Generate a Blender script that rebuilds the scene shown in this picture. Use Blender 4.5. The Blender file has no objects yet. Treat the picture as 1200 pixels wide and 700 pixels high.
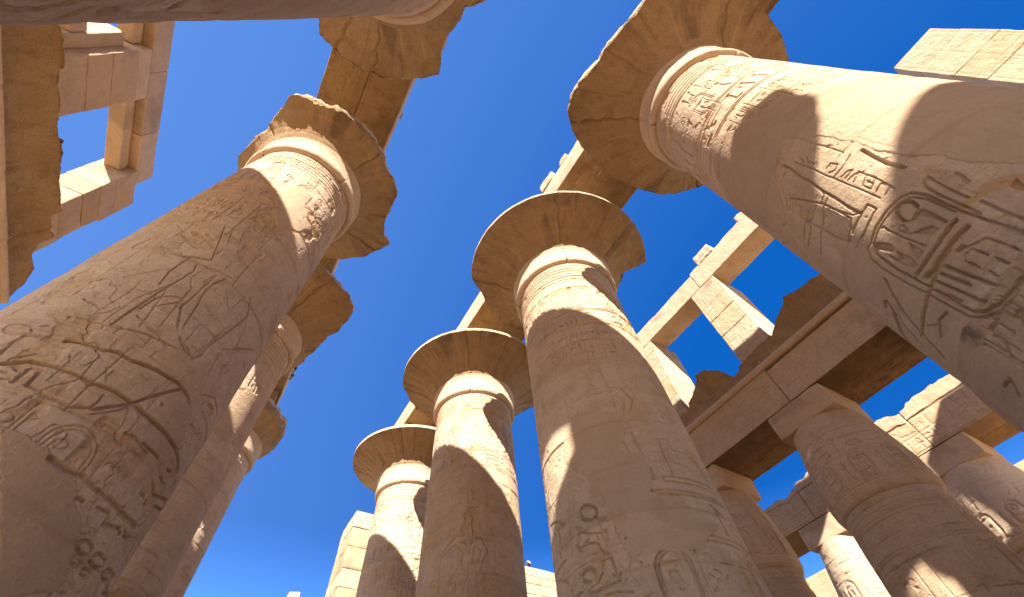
import bpy, math, random
import numpy as np
from mathutils import Vector

sc = bpy.context.scene
COL = sc.collection

# ------------------------------------------------------------------ camera
cam_data = bpy.data.cameras.new("camera")
cam_data.sensor_fit = 'HORIZONTAL'
cam_data.sensor_width = 36.0
cam_data.lens = 493.797 / 1200 * 36.0
cam_data.shift_x = 13.956 / 1200
cam_data.shift_y = -15.704 / 1200
cam_data.clip_start = 0.05
cam_data.clip_end = 3000
cam = bpy.data.objects.new("camera", cam_data)
COL.objects.link(cam)
cam.location = (0, 0, 1.6)
cam.rotation_mode = 'XYZ'
cam.rotation_euler = (2.582083, 0.040592, -0.517973)
sc.camera = cam

# ------------------------------------------------------------------ sky, sun, exposure
SUN_AZ, SUN_EL = math.radians(-124.0), math.radians(32.0)
S = Vector((math.cos(SUN_AZ) * math.cos(SUN_EL), math.sin(SUN_AZ) * math.cos(SUN_EL), math.sin(SUN_EL)))
world = bpy.data.worlds.new("World")
sc.world = world
world.use_nodes = True
wt = world.node_tree
wt.nodes.clear()
sky = wt.nodes.new("ShaderNodeTexSky")
sky.sky_type = 'NISHITA'
sky.sun_disc = False
sky.sun_elevation = SUN_EL
sky.sun_rotation = math.atan2(S.x, S.y)
sky.altitude = 1500
sky.air_density = 1.1
sky.dust_density = 1.2
sky.ozone_density = 3.0
hs = wt.nodes.new("ShaderNodeHueSaturation")
hs.inputs['Saturation'].default_value = 1.3
hs.inputs['Value'].default_value = 1.0
hs.inputs['Hue'].default_value = 0.512
bg = wt.nodes.new("ShaderNodeBackground")
bg.inputs[1].default_value = 0.115
wo = wt.nodes.new("ShaderNodeOutputWorld")
wt.links.new(sky.outputs[0], hs.inputs['Color'])
even = wt.nodes.new("ShaderNodeMix")                      # dry desert air: the blue hardly pales towards the horizon
even.data_type = 'RGBA'
side = wt.nodes.new("ShaderNodeMapRange")                # paler on the sunward western side, deepest opposite
side.inputs[1].default_value, side.inputs[2].default_value = -0.45, 0.68
tone = wt.nodes.new("ShaderNodeMix")
tone.data_type = 'RGBA'
tone.inputs[6].default_value = (0.25, 0.62, 1.72, 1)
tone.inputs[7].default_value = (0.003, 0.255, 1.14, 1)
wt.links.new(side.outputs[0], tone.inputs[0])
wt.links.new(tone.outputs[2], even.inputs[7])
wtc = wt.nodes.new("ShaderNodeTexCoord")
wsx = wt.nodes.new("ShaderNodeSeparateXYZ")
wmr = wt.nodes.new("ShaderNodeMapRange")
wmr.inputs[1].default_value, wmr.inputs[2].default_value = 0.10, 0.45
wmr.inputs[3].default_value, wmr.inputs[4].default_value = 0.0, 0.96
wt.links.new(wtc.outputs['Generated'], wsx.inputs[0])
wt.links.new(wsx.outputs[2], wmr.inputs[0])
wt.links.new(wsx.outputs[0], side.inputs[0])
wt.links.new(wmr.outputs[0], even.inputs[0])
wt.links.new(hs.outputs[0], even.inputs[6])
wt.links.new(even.outputs[2], bg.inputs[0])
wt.links.new(bg.outputs[0], wo.inputs[0])

sd = bpy.data.lights.new("sun", 'SUN')
sd.energy = 4.2
sd.angle = math.radians(0.53)
sd.color = (1.0, 0.93, 0.83)
sun = bpy.data.objects.new("sun", sd)
COL.objects.link(sun)
sun.location = (0, 0, 60)
sun.rotation_euler = S.to_track_quat('Z', 'Y').to_euler()

sc.view_settings.view_transform = 'Standard'
sc.view_settings.look = 'None'
sc.view_settings.exposure = 2.06
sc.view_settings.gamma = 1.0
sc.view_settings.use_curve_mapping = False
sc.cycles.max_bounces = 10
sc.cycles.diffuse_bounces = 8
sc.cycles.use_denoising = True

# ------------------------------------------------------------------ noise
def _hash(ix, iy, iz, seed):
    n = (ix * 374761393 + iy * 668265263 + iz * 2147483647 + seed * 974634777) & 0xFFFFFFFF
    n = ((n ^ (n >> 13)) * 1274126177) & 0xFFFFFFFF
    n = n ^ (n >> 16)
    return (n & 0xFFFF) / 65535.0

def noise3(p, seed=0):
    """value noise, -1..1, p (...,3)"""
    f = np.floor(p)
    i = f.astype(np.int64)
    t = p - f
    t = t * t * (3 - 2 * t)
    ix, iy, iz = i[..., 0], i[..., 1], i[..., 2]
    tx, ty, tz = t[..., 0], t[..., 1], t[..., 2]
    def h(a, b, c):
        return _hash(ix + a, iy + b, iz + c, seed)
    x00 = h(0, 0, 0) * (1 - tx) + h(1, 0, 0) * tx
    x10 = h(0, 1, 0) * (1 - tx) + h(1, 1, 0) * tx
    x01 = h(0, 0, 1) * (1 - tx) + h(1, 0, 1) * tx
    x11 = h(0, 1, 1) * (1 - tx) + h(1, 1, 1) * tx
    y0 = x00 * (1 - ty) + x10 * ty
    y1 = x01 * (1 - ty) + x11 * ty
    return (y0 * (1 - tz) + y1 * tz) * 2 - 1

def fbm3(p, seed=0, octv=3):
    a, s, o = 1.0, 0.0, np.zeros(p.shape[:-1])
    for k in range(octv):
        o += a * noise3(p * (2.03 ** k), seed + k * 17)
        s += a
        a *= 0.5
    return o / s

def noise2(u, v, seed=0):
    fu, fv = np.floor(u), np.floor(v)
    iu, iv = fu.astype(np.int64), fv.astype(np.int64)
    tu, tv = u - fu, v - fv
    tu = tu * tu * (3 - 2 * tu)
    tv = tv * tv * (3 - 2 * tv)
    z = np.zeros_like(iu)
    a = _hash(iu, iv, z, seed) * (1 - tu) + _hash(iu + 1, iv, z, seed) * tu
    b = _hash(iu, iv + 1, z, seed) * (1 - tu) + _hash(iu + 1, iv + 1, z, seed) * tu
    return (a * (1 - tv) + b * tv) * 2 - 1

def fbm2(u, v, seed=0, octv=4):
    a, s, o = 1.0, 0.0, 0.0
    for k in range(octv):
        o = o + a * noise2(u * 2.03 ** k, v * 2.03 ** k, seed + 31 * k)
        s += a
        a *= 0.5
    return o / s

# ------------------------------------------------------------------ materials
def stone_mat(name, base, alt, stain, strata=0.0, bump=0.75, ochre=(0.46, 0.27, 0.10), plaster=(0.45, 0.31, 0.19), scale=1.0):
    m = bpy.data.materials.new(name)
    m.use_nodes = True
    nt = m.node_tree
    N, L = nt.nodes, nt.links
    b = N["Principled BSDF"]
    b.inputs['Roughness'].default_value = 0.92
    if 'Specular IOR Level' in b.inputs:
        b.inputs['Specular IOR Level'].default_value = 0.12
    tc = N.new("ShaderNodeTexCoord")
    mp = N.new("ShaderNodeMapping")
    mp.inputs['Scale'].default_value = (scale, scale, scale)
    oi = N.new("ShaderNodeObjectInfo")
    off = N.new("ShaderNodeMath")
    off.operation = 'MULTIPLY'
    off.inputs[1].default_value = 37.0
    L.new(oi.outputs['Random'], off.inputs[0])
    va = N.new("ShaderNodeVectorMath")
    va.operation = 'ADD'
    L.new(tc.outputs['Object'], va.inputs[0])
    L.new(off.outputs[0], va.inputs[1])
    L.new(va.outputs[0], mp.inputs[0])
    def noise(sc_, det, rough=0.6, vec=None):
        n = N.new("ShaderNodeTexNoise")
        n.inputs['Scale'].default_value = sc_
        n.inputs['Detail'].default_value = det
        n.inputs['Roughness'].default_value = rough
        L.new(vec or mp.outputs[0], n.inputs['Vector'])
        return n.outputs['Fac']
    def ramp(fac, a, c):
        r = N.new("ShaderNodeMapRange")
        r.inputs[1].default_value = a
        r.inputs[2].default_value = c
        L.new(fac, r.inputs[0])
        return r.outputs[0]
    def mix(fac, c1, c2):
        x = N.new("ShaderNodeMix")
        x.data_type = 'RGBA'
        if isinstance(fac, float): x.inputs[0].default_value = fac
        else: L.new(fac, x.inputs[0])
        for k, c in ((6, c1), (7, c2)):
            if isinstance(c, tuple): x.inputs[k].default_value = (*c, 1)
            else: L.new(c, x.inputs[k])
        return x.outputs[2]
    def mul(a, bb):
        x = N.new("ShaderNodeMath")
        x.operation = 'MULTIPLY'
        for k, c in ((0, a), (1, bb)):
            if isinstance(c, float): x.inputs[k].default_value = c
            else: L.new(c, x.inputs[k])
        return x.outputs[0]
    big = noise(0.45, 4)
    mid = noise(2.3, 6, 0.65)
    fine = noise(18, 8, 0.7)
    grit = noise(70, 4, 0.75)
    pit = N.new("ShaderNodeTexVoronoi")
    pit.inputs['Scale'].default_value = 9
    L.new(mp.outputs[0], pit.inputs['Vector'])
    mp2 = N.new("ShaderNodeMapping")                      # bedding: stretched flat
    mp2.inputs['Scale'].default_value = (0.5 * scale, 0.5 * scale, 7.0 * scale)
    L.new(va.outputs[0], mp2.inputs[0])
    bed = noise(1.2, 5, 0.6, mp2.outputs[0])
    mp3 = N.new("ShaderNodeMapping")                      # rain streaks: stretched upright
    mp3.inputs['Scale'].default_value = (3.5 * scale, 3.5 * scale, 0.22 * scale)
    L.new(va.outputs[0], mp3.inputs[0])
    streak = noise(1.0, 4, 0.6, mp3.outputs[0])
    c = mix(ramp(big, 0.35, 0.68), base, alt)
    c = mix(mul(ramp(mid, 0.50, 0.72), 0.65), c, stain)
    c = mix(mul(ramp(bed, 0.52, 0.72), 0.25 + strata), c, tuple(x * 0.78 for x in alt))
    c = mix(mul(ramp(streak, 0.54, 0.76), 0.45), c, stain)
    c = mix(mul(ramp(grit, 0.52, 0.75), 0.35), c, tuple(x * 0.6 for x in stain))
    c = mix(mul(ramp(fine, 0.50, 0.74), 0.40), c, tuple(min(1, x * 1.25) for x in base))
    c = mix(mul(ramp(fine, 0.50, 0.30), 0.40), c, tuple(x * 0.75 for x in stain))
    at = N.new("ShaderNodeAttribute")
    at.attribute_name = "tint"
    sp = N.new("ShaderNodeSeparateColor")
    L.new(at.outputs['Color'], sp.inputs[0])
    pl = mix(mul(ramp(mid, 0.35, 0.75), 0.45), plaster, tuple(x * 0.84 for x in plaster))
    c = mix(sp.outputs[0], c, pl)
    c = mix(sp.outputs[1], c, ochre)
    c = mix(sp.outputs[2], c, (0.05, 0.035, 0.028))
    L.new(c, b.inputs['Base Color'])
    bp = N.new("ShaderNodeBump")
    bp.inputs['Strength'].default_value = bump
    bp.inputs['Distance'].default_value = 0.075
    add = N.new("ShaderNodeMath")
    add.operation = 'ADD'
    L.new(mul(mid, 1.0), add.inputs[0])
    g2 = N.new("ShaderNodeMath")
    g2.operation = 'ADD'
    L.new(mul(fine, 0.6), g2.inputs[0])
    L.new(mul(grit, 0.22), g2.inputs[1])
    L.new(g2.outputs[0], add.inputs[1])
    add2 = N.new("ShaderNodeMath")
    add2.operation = 'ADD'
    L.new(add.outputs[0], add2.inputs[0])
    L.new(mul(bed, 0.5), add2.inputs[1])
    L.new(add2.outputs[0], bp.inputs['Height'])
    L.new(bp.outputs[0], b.inputs['Normal'])
    return m

M_SHAFT = stone_mat("sandstone_shaft", (0.58, 0.43, 0.30), (0.51, 0.365, 0.245), (0.41, 0.28, 0.18))
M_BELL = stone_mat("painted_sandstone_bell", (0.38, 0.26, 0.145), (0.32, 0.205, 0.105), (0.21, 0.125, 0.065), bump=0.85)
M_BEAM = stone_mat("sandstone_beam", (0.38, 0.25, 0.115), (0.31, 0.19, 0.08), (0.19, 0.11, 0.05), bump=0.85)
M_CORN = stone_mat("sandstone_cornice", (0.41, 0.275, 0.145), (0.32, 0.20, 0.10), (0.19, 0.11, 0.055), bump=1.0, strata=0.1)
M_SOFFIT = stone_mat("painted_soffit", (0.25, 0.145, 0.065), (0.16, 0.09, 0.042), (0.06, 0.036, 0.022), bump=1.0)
M_WALL = stone_mat("sandstone_wall", (0.61, 0.455, 0.31), (0.54, 0.39, 0.26), (0.42, 0.29, 0.185))
M_SAND = stone_mat("sand_ground", (0.56, 0.40, 0.25), (0.52, 0.36, 0.21), (0.42, 0.28, 0.16))
M_PALE = stone_mat("pale_limestone", (0.53, 0.40, 0.27), (0.47, 0.34, 0.22), (0.36, 0.25, 0.15))
def plain(name, col, rough=0.5, metal=0.0):
    m = bpy.data.materials.new(name)
    m.use_nodes = True
    b = m.node_tree.nodes["Principled BSDF"]
    n = m.node_tree.nodes.new("ShaderNodeTexNoise")
    n.inputs['Scale'].default_value = 9
    x = m.node_tree.nodes.new("ShaderNodeMix")
    x.data_type = 'RGBA'
    x.inputs[6].default_value = (*col, 1)
    x.inputs[7].default_value = (*[c * 0.7 for c in col], 1)
    m.node_tree.links.new(n.outputs['Fac'], x.inputs[0])
    m.node_tree.links.new(x.outputs[2], b.inputs['Base Color'])
    b.inputs['Roughness'].default_value = rough
    b.inputs['Metallic'].default_value = metal
    return m
M_LAMP = plain("painted_metal", (0.10, 0.09, 0.08), 0.5, 0.3)
M_GLASS = plain("lamp_glass", (0.55, 0.55, 0.52), 0.15)

# ------------------------------------------------------------------ objects
def link(name, me, mat, parent=None):
    o = bpy.data.objects.new(name, me)
    COL.objects.link(o)
    if mat: me.materials.append(mat)
    if parent:
        o.parent = parent
        o.matrix_parent_inverse.identity()
    return o

def tag(o, label=None, cat=None, group=None, kind='thing'):
    if label: o["label"] = label
    if cat: o["category"] = cat
    if group: o["group"] = group
    if kind: o["kind"] = kind
    return o

def empty(name, loc, label, cat, group=None):
    o = bpy.data.objects.new(name, None)
    COL.objects.link(o)
    o.location = loc
    o.empty_display_size = 0.3
    return tag(o, label, cat, group)

def mesh_from(name, V, F4, F3=None, smooth=True, tint=None):
    """V (n,3) float, F4 (m,4) int, F3 (k,3) int"""
    me = bpy.data.meshes.new(name)
    V = np.ascontiguousarray(V, dtype=np.float32)
    nf4 = len(F4)
    nf3 = 0 if F3 is None else len(F3)
    me.vertices.add(len(V))
    me.vertices.foreach_set("co", V.ravel())
    loops = np.asarray(F4, dtype=np.int32).ravel()
    if nf3: loops = np.concatenate([loops, np.asarray(F3, dtype=np.int32).ravel()])
    starts = np.concatenate([np.arange(nf4) * 4, nf4 * 4 + np.arange(nf3) * 3]).astype(np.int32)
    tot = np.concatenate([np.full(nf4, 4), np.full(nf3, 3)]).astype(np.int32)
    me.loops.add(len(loops))
    me.loops.foreach_set("vertex_index", loops)
    me.polygons.add(nf4 + nf3)
    me.polygons.foreach_set("loop_start", starts)
    me.polygons.foreach_set("loop_total", tot)
    me.polygons.foreach_set("use_smooth", np.full(nf4 + nf3, smooth, dtype=bool))
    if tint is not None:
        a = me.attributes.new("tint", 'FLOAT_COLOR', 'POINT')
        a.data.foreach_set("color", np.ascontiguousarray(tint, dtype=np.float32).ravel())
    me.update(calc_edges=True)
    me.validate()
    return me

def grid_faces(nz, nu, closed):
    i, j = np.meshgrid(np.arange(nz - 1), np.arange(nu if closed else nu - 1), indexing='ij')
    j2 = (j + 1) % nu
    return np.stack([i * nu + j, i * nu + j2, (i + 1) * nu + j2, (i + 1) * nu + j], -1).reshape(-1, 4)

# ---- blocks of stone: subdivided boxes with worn edges
def box_grid(b, res):
    x0, x1, y0, y1, z0, z1 = b
    d = np.array([x1 - x0, y1 - y0, z1 - z0])
    n = np.clip(np.round(d / np.broadcast_to(res, 3)).astype(int), 3, 420)
    ax = []
    for k in range(3):
        t = np.linspace(0, 1, n[k] + 1)
        e = min(0.05, 0.2 * d[k]) / d[k]                   # extra loops near the arrises
        t = np.unique(np.concatenate([t, [e * 0.4, e, 1 - e, 1 - e * 0.4]]))
        ax.append(t)
    P, Q, off = [], [], 0
    for k in range(3):
        a, c = (k + 1) % 3, (k + 2) % 3
        for side in (0, 1):
            A, B = np.meshgrid(ax[a], ax[c], indexing='ij')
            p = np.zeros(A.shape + (3,))
            p[..., a], p[..., c], p[..., k] = A, B, side
            f = grid_faces(A.shape[0], A.shape[1], False)
            if side: f = f[:, ::-1]
            P.append(p.reshape(-1, 3))
            Q.append(f + off)
            off += p.shape[0] * p.shape[1]
    P, Q = np.concatenate(P), np.concatenate(Q)
    key = np.round(P * 1e5).astype(np.int64)
    _, idx, inv = np.unique(key, axis=0, return_index=True, return_inverse=True)
    inv = inv.reshape(-1)
    return P[idx] * d + np.array([x0, y0, z0]), inv[Q]

def worn_block(b, res=0.12, edge=0.03, rough=0.012, seed=0, warp=None, chip=0.0, carve=None):
    """vertices and quads of one squared stone with rounded, chipped arrises"""
    V, F = box_grid(b, res)
    lo, hi = np.array(b[0::2]), np.array(b[1::2])
    W = V + seed * 3.7
    n = fbm3(W * 1.3, seed, 3)
    r = np.clip(edge * (1 + 0.9 * n), 0.006, None)
    if chip:
        c = fbm3(W * 0.8 + 50, seed + 5, 3)
        r = r + chip * np.clip((c - 0.12) * 3, 0, 1)
    r = np.minimum(r, 0.45 * (hi - lo).min())[:, None]
    inner = np.clip(V, lo + r, hi - r)
    dv = V - inner
    ln = np.linalg.norm(dv, axis=1, keepdims=True)
    V2 = np.where(ln > 1e-9, inner + dv / np.maximum(ln, 1e-9) * r, V)
    if rough:
        D = np.stack([fbm3(W * 2.6 + 11 * k, seed + 40 + k, 4) for k in range(3)], -1)
        V2 = V2 + D * rough
    if carve is not None:                                   # (relief, outward axis, sign): cut the decoration into one face
        R, k, sg = carve
        a, c = [(1, 2), (0, 2), (1, 0)][k]
        face = V[:, k] > hi[k] - 1e-6 if sg > 0 else V[:, k] < lo[k] + 1e-6
        V2[:, k] += np.where(face, sg * R.at(V[:, a], V[:, c]), 0)
    if warp is not None: V2 = warp(V2)
    return V2, F

def blocks(name, lst, mat, parent=None, warp=None, origin=(0, 0, 0), soffit=None, **kw):
    """several squared stones (the courses of ONE part) as one mesh"""
    Vs, Fs, Ts, off = [], [], [], 0
    rt = random.Random(kw.get('seed', 0) * 31 + len(lst))
    for k, b in enumerate(lst):
        q = dict(kw)
        q['seed'] = kw.get('seed', 0) * 13 + k * 7 + 1
        V, F = worn_block(b, **q)
        Vs.append(V)
        Fs.append(F + off)
        t = np.tile([rt.uniform(0, .35), max(0, rt.uniform(-.15, .22)), rt.uniform(0, .13), 1.], (len(V), 1))   # each stone its own tone
        n = fbm3(V * .9 + 9, 300 + k, 4)
        t[:, 2] += .22 * np.clip((n - .22) * 5, 0, 1)
        t[:, 1] += .25 * np.clip((-n - .25) * 5, 0, 1)
        Ts.append(t)
        off += len(V)
    V = np.concatenate(Vs)
    if warp is not None: V = warp(V)
    V = V - np.array(origin)
    me = mesh_from(name, V, np.concatenate(Fs), tint=np.concatenate(Ts))
    me.set_sharp_from_angle(angle=math.radians(38))
    o = link(name, me, mat, parent)
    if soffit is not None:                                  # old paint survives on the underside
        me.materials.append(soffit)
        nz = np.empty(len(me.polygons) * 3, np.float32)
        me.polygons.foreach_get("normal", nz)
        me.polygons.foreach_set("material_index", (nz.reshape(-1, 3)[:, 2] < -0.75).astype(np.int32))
    return o

def courses(x0, x1, y0, y1, z0, z1, h, gap=0.012, rnd=None, split=0):
    """cut a masonry volume into courses (and stretchers along y)"""
    rnd = rnd or random.Random(1)
    out, z = [], z0
    while z < z1 - 0.05:
        t = min(h * rnd.uniform(0.8, 1.25), z1 - z)
        if z1 - z - t < 0.35 * h: t = z1 - z
        ys = [y0]
        if split:
            y = y0 + split * rnd.uniform(0.4, 1.0)
            while y < y1 - 0.4:
                ys.append(y)
                y += split * rnd.uniform(0.75, 1.25)
        ys.append(y1)
        for a, c in zip(ys[:-1], ys[1:]):
            q = rnd.uniform(-0.012, 0.012)
            out.append((x0 + q, x1 - q, a + gap * 0.5, c - gap * 0.5, z + gap * 0.5, z + t - gap * 0.5))
        z += t
    return out
TRACE = {
 'D': [
  ('g',3,3.5,[-23.56,7.169,-26.36,7.188,-29.73,7.078,-31.01,6.85,-30.99,6.5,-29.78,6.121,-29.38,5.707,-28.79,5.526,-26.89,5.406,-22.55,5.312,-17.45,5.282,-10.49,5.318,-8.94,5.335]),
  ('g',3,3.5,[-23.56,7.169,-16.34,7.217,-8.12,7.217,-1.95,7.182,1.69,7.091,2.96,6.9,2.16,6.386,2.47,6.088,2.89,5.876,3.26,5.681]),
  ('g',4,4.5,[-22.83,7.12,-26.59,7.002,-27.75,6.627,-26.85,6.09,-27.16,5.708,-26.66,5.529,-24.34,5.42,-19.3,5.35,-13.75,5.34,-8.3,5.352]),
  ('g',2.5,3,[-22.83,7.12,-16.17,7.16,-9.01,7.149,-2.86,7.112,0.37,7.029,1.59,6.856,1.05,6.417]),
  ('g',5,6,[-8.77,6.901,-8.75,6.948,-8.41,6.995,-7.77,7.038,-6.89,7.073,-5.85,7.097,-4.75,7.108,-3.68,7.104,-2.75,7.087,-2.04,7.058,-1.6,7.019,-1.47,6.974,-1.65,6.926,-2.12,6.88]),
  ('g',2,2,[-2.12,6.88,-2.77,6.843,-3.59,6.813,-4.51,6.793,-5.48,6.784,-6.42,6.787,-7.28,6.801,-7.99,6.827,-8.5,6.86,-8.77,6.901]),
  ('s',0,6,[-6.97,6.809,-4.58,6.838,-2.34,6.808,-1.73,6.714,-2.13,6.558,-2.42,6.394,-3.79,6.388,-3.76,6.545,-3.89,6.705,-5.02,6.76,-6.74,6.749]),
  ('g',2,2.5,[-11.22,6.811,-11.7,6.804,-12.2,6.804,-12.62,6.813,-12.9,6.828,-12.98,6.848,-12.84,6.868,-12.52,6.885,-12.06,6.896,-11.55,6.9,-11.08,6.895,-10.73,6.883,-10.55,6.865,-10.59,6.845,-10.82,6.826,-11.22,6.811]),
  ('g',2.2,2.5,[-12.01,6.804,-12.22,6.69]),
  ('g',2.2,2.5,[-13.01,6.779,-10.9,6.771]),
  ('s',0,5,[-11.97,6.704,-8.1,6.605,-5.88,6.52,-6.16,6.424,-9.88,6.447,-10.23,6.548]),
  ('g',2.2,3,[-15.56,7.142,-14.51,7.107,-14.93,7.043,-14.55,6.713,-13.65,6.426]),
  ('s',0,6,[-23.0,7.131,-20.96,7.051,-19.55,6.899,-19.96,6.77,-22.16,6.783,-23.65,6.956,-24.88,7.075]),
  ('s',0,5,[-23.71,6.821,-22.88,6.622,-22.23,6.394,-24.04,6.392,-24.99,6.586,-24.85,6.802]),
  ('s',0,5,[-15.21,6.666,-15.59,6.41,-20.03,6.397,-18.1,6.574]),
  ('s',0,6,[-20.82,6.765,-19.81,6.538,-21.47,6.362,-23.49,6.469,-23.14,6.659]),
  ('g',5,6,[-1.35,6.337,-10.92,6.314,-18.9,6.308,-25.41,6.338]),
  ('g',6,6,[-1.9,6.173,-5.86,6.18,-12.07,6.181,-20.41,6.168,-24.39,6.204]),
  ('g',4,4,[-10.95,6.142,-16.89,6.119,-23.74,6.106,-28.46,6.084,-35.68,6.053,-46.13,6.042,-52.71,6.06]),
  ('g',4.5,4.5,[-16.84,6.052,-15.01,5.512]),
  ('g',4.5,4.5,[-20.05,6.053,-18.84,5.72]),
  ('g',4.5,4.5,[-23.43,6.058,-21.76,5.497]),
  ('g',4.5,4.5,[-27.02,6.069,-25.43,5.705]),
  ('s',0,5,[-2.74,5.909,-3.11,5.841,-3.08,5.781,-2.22,5.718,-1.77,5.804,-2.05,5.859]),
  ('s',0,5,[-2.22,5.718,-2.75,5.65,-2.89,5.588,-2.27,5.52,-1.62,5.606,-1.72,5.664]),
  ('s',0,5,[-7.62,5.944,-8.08,5.877,-8.11,5.816,-7.3,5.747,-6.74,5.833,-6.97,5.89]),
  ('s',0,5,[-7.28,5.734,-7.69,5.659,-7.69,5.591,-6.87,5.514,-6.38,5.609,-6.62,5.673]),
  ('s',0,5,[-12.05,5.906,-12.59,5.842,-12.7,5.783,-11.95,5.713,-11.28,5.795,-11.44,5.852]),
  ('s',0,5,[-11.91,5.7,-12.43,5.637,-12.53,5.58,-11.79,5.512,-11.16,5.592,-11.32,5.647]),
  ('g',2,2.5,[-2.22,5.718,-2.51,5.775,-2.53,5.915,-5.74,5.965,-9.35,6.037]),
  ('g',2,2.5,[-7.48,5.948,-10.28,5.966,-12.05,5.906]),
  ('g',4,4,[-9.35,6.037,-10.24,6.062,-7.93,6.044]),
  ('g',3,3,[6.81,7.059,5.4,6.981,4.39,6.728,4.03,6.446,3.7,6.186]),
  ('g',3,3,[6.81,7.059,9.4,7.119,8.49,6.956,7.51,6.693,6.97,6.446]),
  ('g',3,3,[7.47,6.293,6.88,6.057,6.58,5.784]),
  ('g',2.5,2.5,[2.6,6.078,2.21,5.855,2.28,5.651]),
  ('g',3,3,[-18.27,5.299,-18.74,5.292,-19.23,5.292,-19.65,5.297,-19.94,5.308,-20.04,5.322,-19.92,5.337,-19.62,5.35,-19.18,5.359,-18.68,5.363,-18.22,5.36,-17.86,5.352,-17.68,5.339,-17.69,5.324,-17.9,5.31,-18.27,5.299]),
  ('g',5,4,[-29.15,5.278,-21.01,5.301]),
  ('g',3,3,[-18.84,5.115,-19.27,5.109,-19.71,5.108,-20.1,5.113,-20.36,5.122,-20.45,5.134,-20.35,5.147,-20.07,5.159,-19.67,5.167,-19.22,5.17,-18.8,5.168,-18.48,5.161,-18.3,5.15,-18.32,5.137,-18.51,5.125,-18.84,5.115]),
  ('g',3,3,[-20.8,5.16,-21.02,5.08,-22.04,5.038]),
  ('g',4,3,[13.7,6.841,13.39,6.763,12.15,6.621]),
  ('g',2,2,[-1.52,8.1,1.66,8.1,1.91,7.757,0.76,7.353]),
  ('g',2.2,2,[-14.9,7.724,-13.42,7.553,-9.27,7.561,-9.56,7.384,-24.61,7.324]),
  ('g',5,4.5,[-35.13,6.74,-40.14,6.565,-44.75,6.374,-48.64,6.185,-51.36,6.009,-53.45,5.842,-56.07,5.72]),
  ('g',5,4,[-51.52,6.706,-48.06,6.712,-45.96,6.652,-48.37,6.58,-55.99,6.503,-69.71,6.505]),
  ('g',3,3,[-48.37,6.58,-51.29,6.498,-54.42,6.315,-60.73,6.062]),
  ('g',3,3,[-32.21,5.774,-37.44,5.835,-40.53,5.797,-44.66,5.761]),
  ('g',2,2,[-43.52,5.963,-40.05,5.848]),
  ('g',3,3,[-38.93,6.073,-44.22,6.04,-48.6,6.048]),
  ('pd',0,0,[-35.84,5.517,-32.54,5.512,-30.43,5.457,-29.45,5.337,-30.98,5.277,-35.1,5.238,-40.8,5.32,-40.99,5.417,-39.13,5.517]),
  ('g',3,3,[-47.59,4.942,-41.57,4.902,-46.54,4.777]),
  ('g',3,2.5,[-30.55,5.219,-30.73,5.069,-34.96,4.966]),
  ('g',2.5,2.5,[-24.7,9.195,-21.64,8.879,-18.32,8.378,-17.71,8.051,-17.82,7.696]),
  ('g',3.5,3.5,[-17.82,7.696,-23.12,7.624,-28.99,7.583]),
  ('g',2.2,2.2,[-28.99,7.583,-30.28,7.93,-30.26,8.28,-30.99,8.483,-32.29,8.617,-26.9,8.482,-20.6,8.491]),
  ('g',3,3,[-30.93,8.555,-36.12,8.47,-46.12,8.519]),
  ('g',3,3,[-18.67,8.327,-26.39,8.215,-36.19,8.189,-45.76,8.158]),
  ('g',3,2.5,[-18.91,8.388,-14.18,8.427,-12.71,8.508]),
  ('g',2,2,[-17.88,8.3,-14.34,8.315]),
  ('g',4,3.5,[-9.81,9.737,-9.87,9.514,-11.54,9.154,-11.18,8.916,-12.71,8.508,-13.05,8.159,-14.04,7.82,-13.83,7.586]),
  ('g',2,2,[-5.88,9.525,-5.11,9.044,-5.42,8.668,-5.08,8.259,-4.89,7.776,-4.92,7.437]),
  ('g',2,2,[-17.91,8.343,-17.65,7.971,-16.21,7.694,-13.83,7.586]),
  ('g',2,2.2,[-3.36,8.312,0.21,8.271,1.71,8.208,-3.16,8.22]),
  ('g',2,2.2,[-3.54,8.15,0.77,8.12]),
  ('g',2,2.2,[-3.67,8.032,1.97,8.087]),
  ('g',2,2.2,[-3.08,7.849,1.83,7.921,1.81,7.749,-2.98,7.678,-3.08,7.849]),
  ('g',2,2.2,[-0.64,7.821,-0.67,7.7]),
  ('g',2,2.2,[-3.11,7.573,0.8,7.6,0.5,7.509]),
  ('g',2,2.2,[-2.88,7.402,1.24,7.439]),
  ('g',2,2.2,[-2.41,8.698,0.51,8.688,1.31,8.548,-1.61,8.512,-3.74,8.59]),
  ('g',2,2.2,[-2.72,9.393,-3.61,9.263]),
  ('g',2,2.2,[-0.79,9.284,-3.54,9.143]),
  ('g',2,2.2,[-2.28,9.112,-2.77,9.001]),
  ('g',2,2.2,[-1.33,9.003,-3.78,8.899]),
  ('g',5,5,[10.94,8.36,9.9,8.106,9.05,7.806,9.55,7.485]),
  ('g',2.5,2,[7.09,8.477,1.1,8.42,-4.58,8.437]),
  ('g',2.5,2.2,[-23.82,7.545,-15.15,7.555,-9.14,7.55,-9.21,7.38,-20.3,7.356,-28.93,7.396]),
  ('g',3,2,[-24.41,9.309,-29.95,9.23]),
  ('g',3,2,[-15.29,9.596,-10.27,9.557]),
  ('g',2,1.5,[-25.21,8.923,-28.54,8.855]),
  ('pp',0,0,[-16.85,12.784,6.29,11.529,18.94,11.261,37.75,10.637,50.46,10.311,67.01,7.854,22.43,6.322,17.52,6.979,15.03,7.689,13.1,8.444,9.89,9.351,2.7,10.241,-18.94,9.808,-39.77,9.11,-60.45,9.943,-59.09,11.198,-45.53,12.033]),
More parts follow.
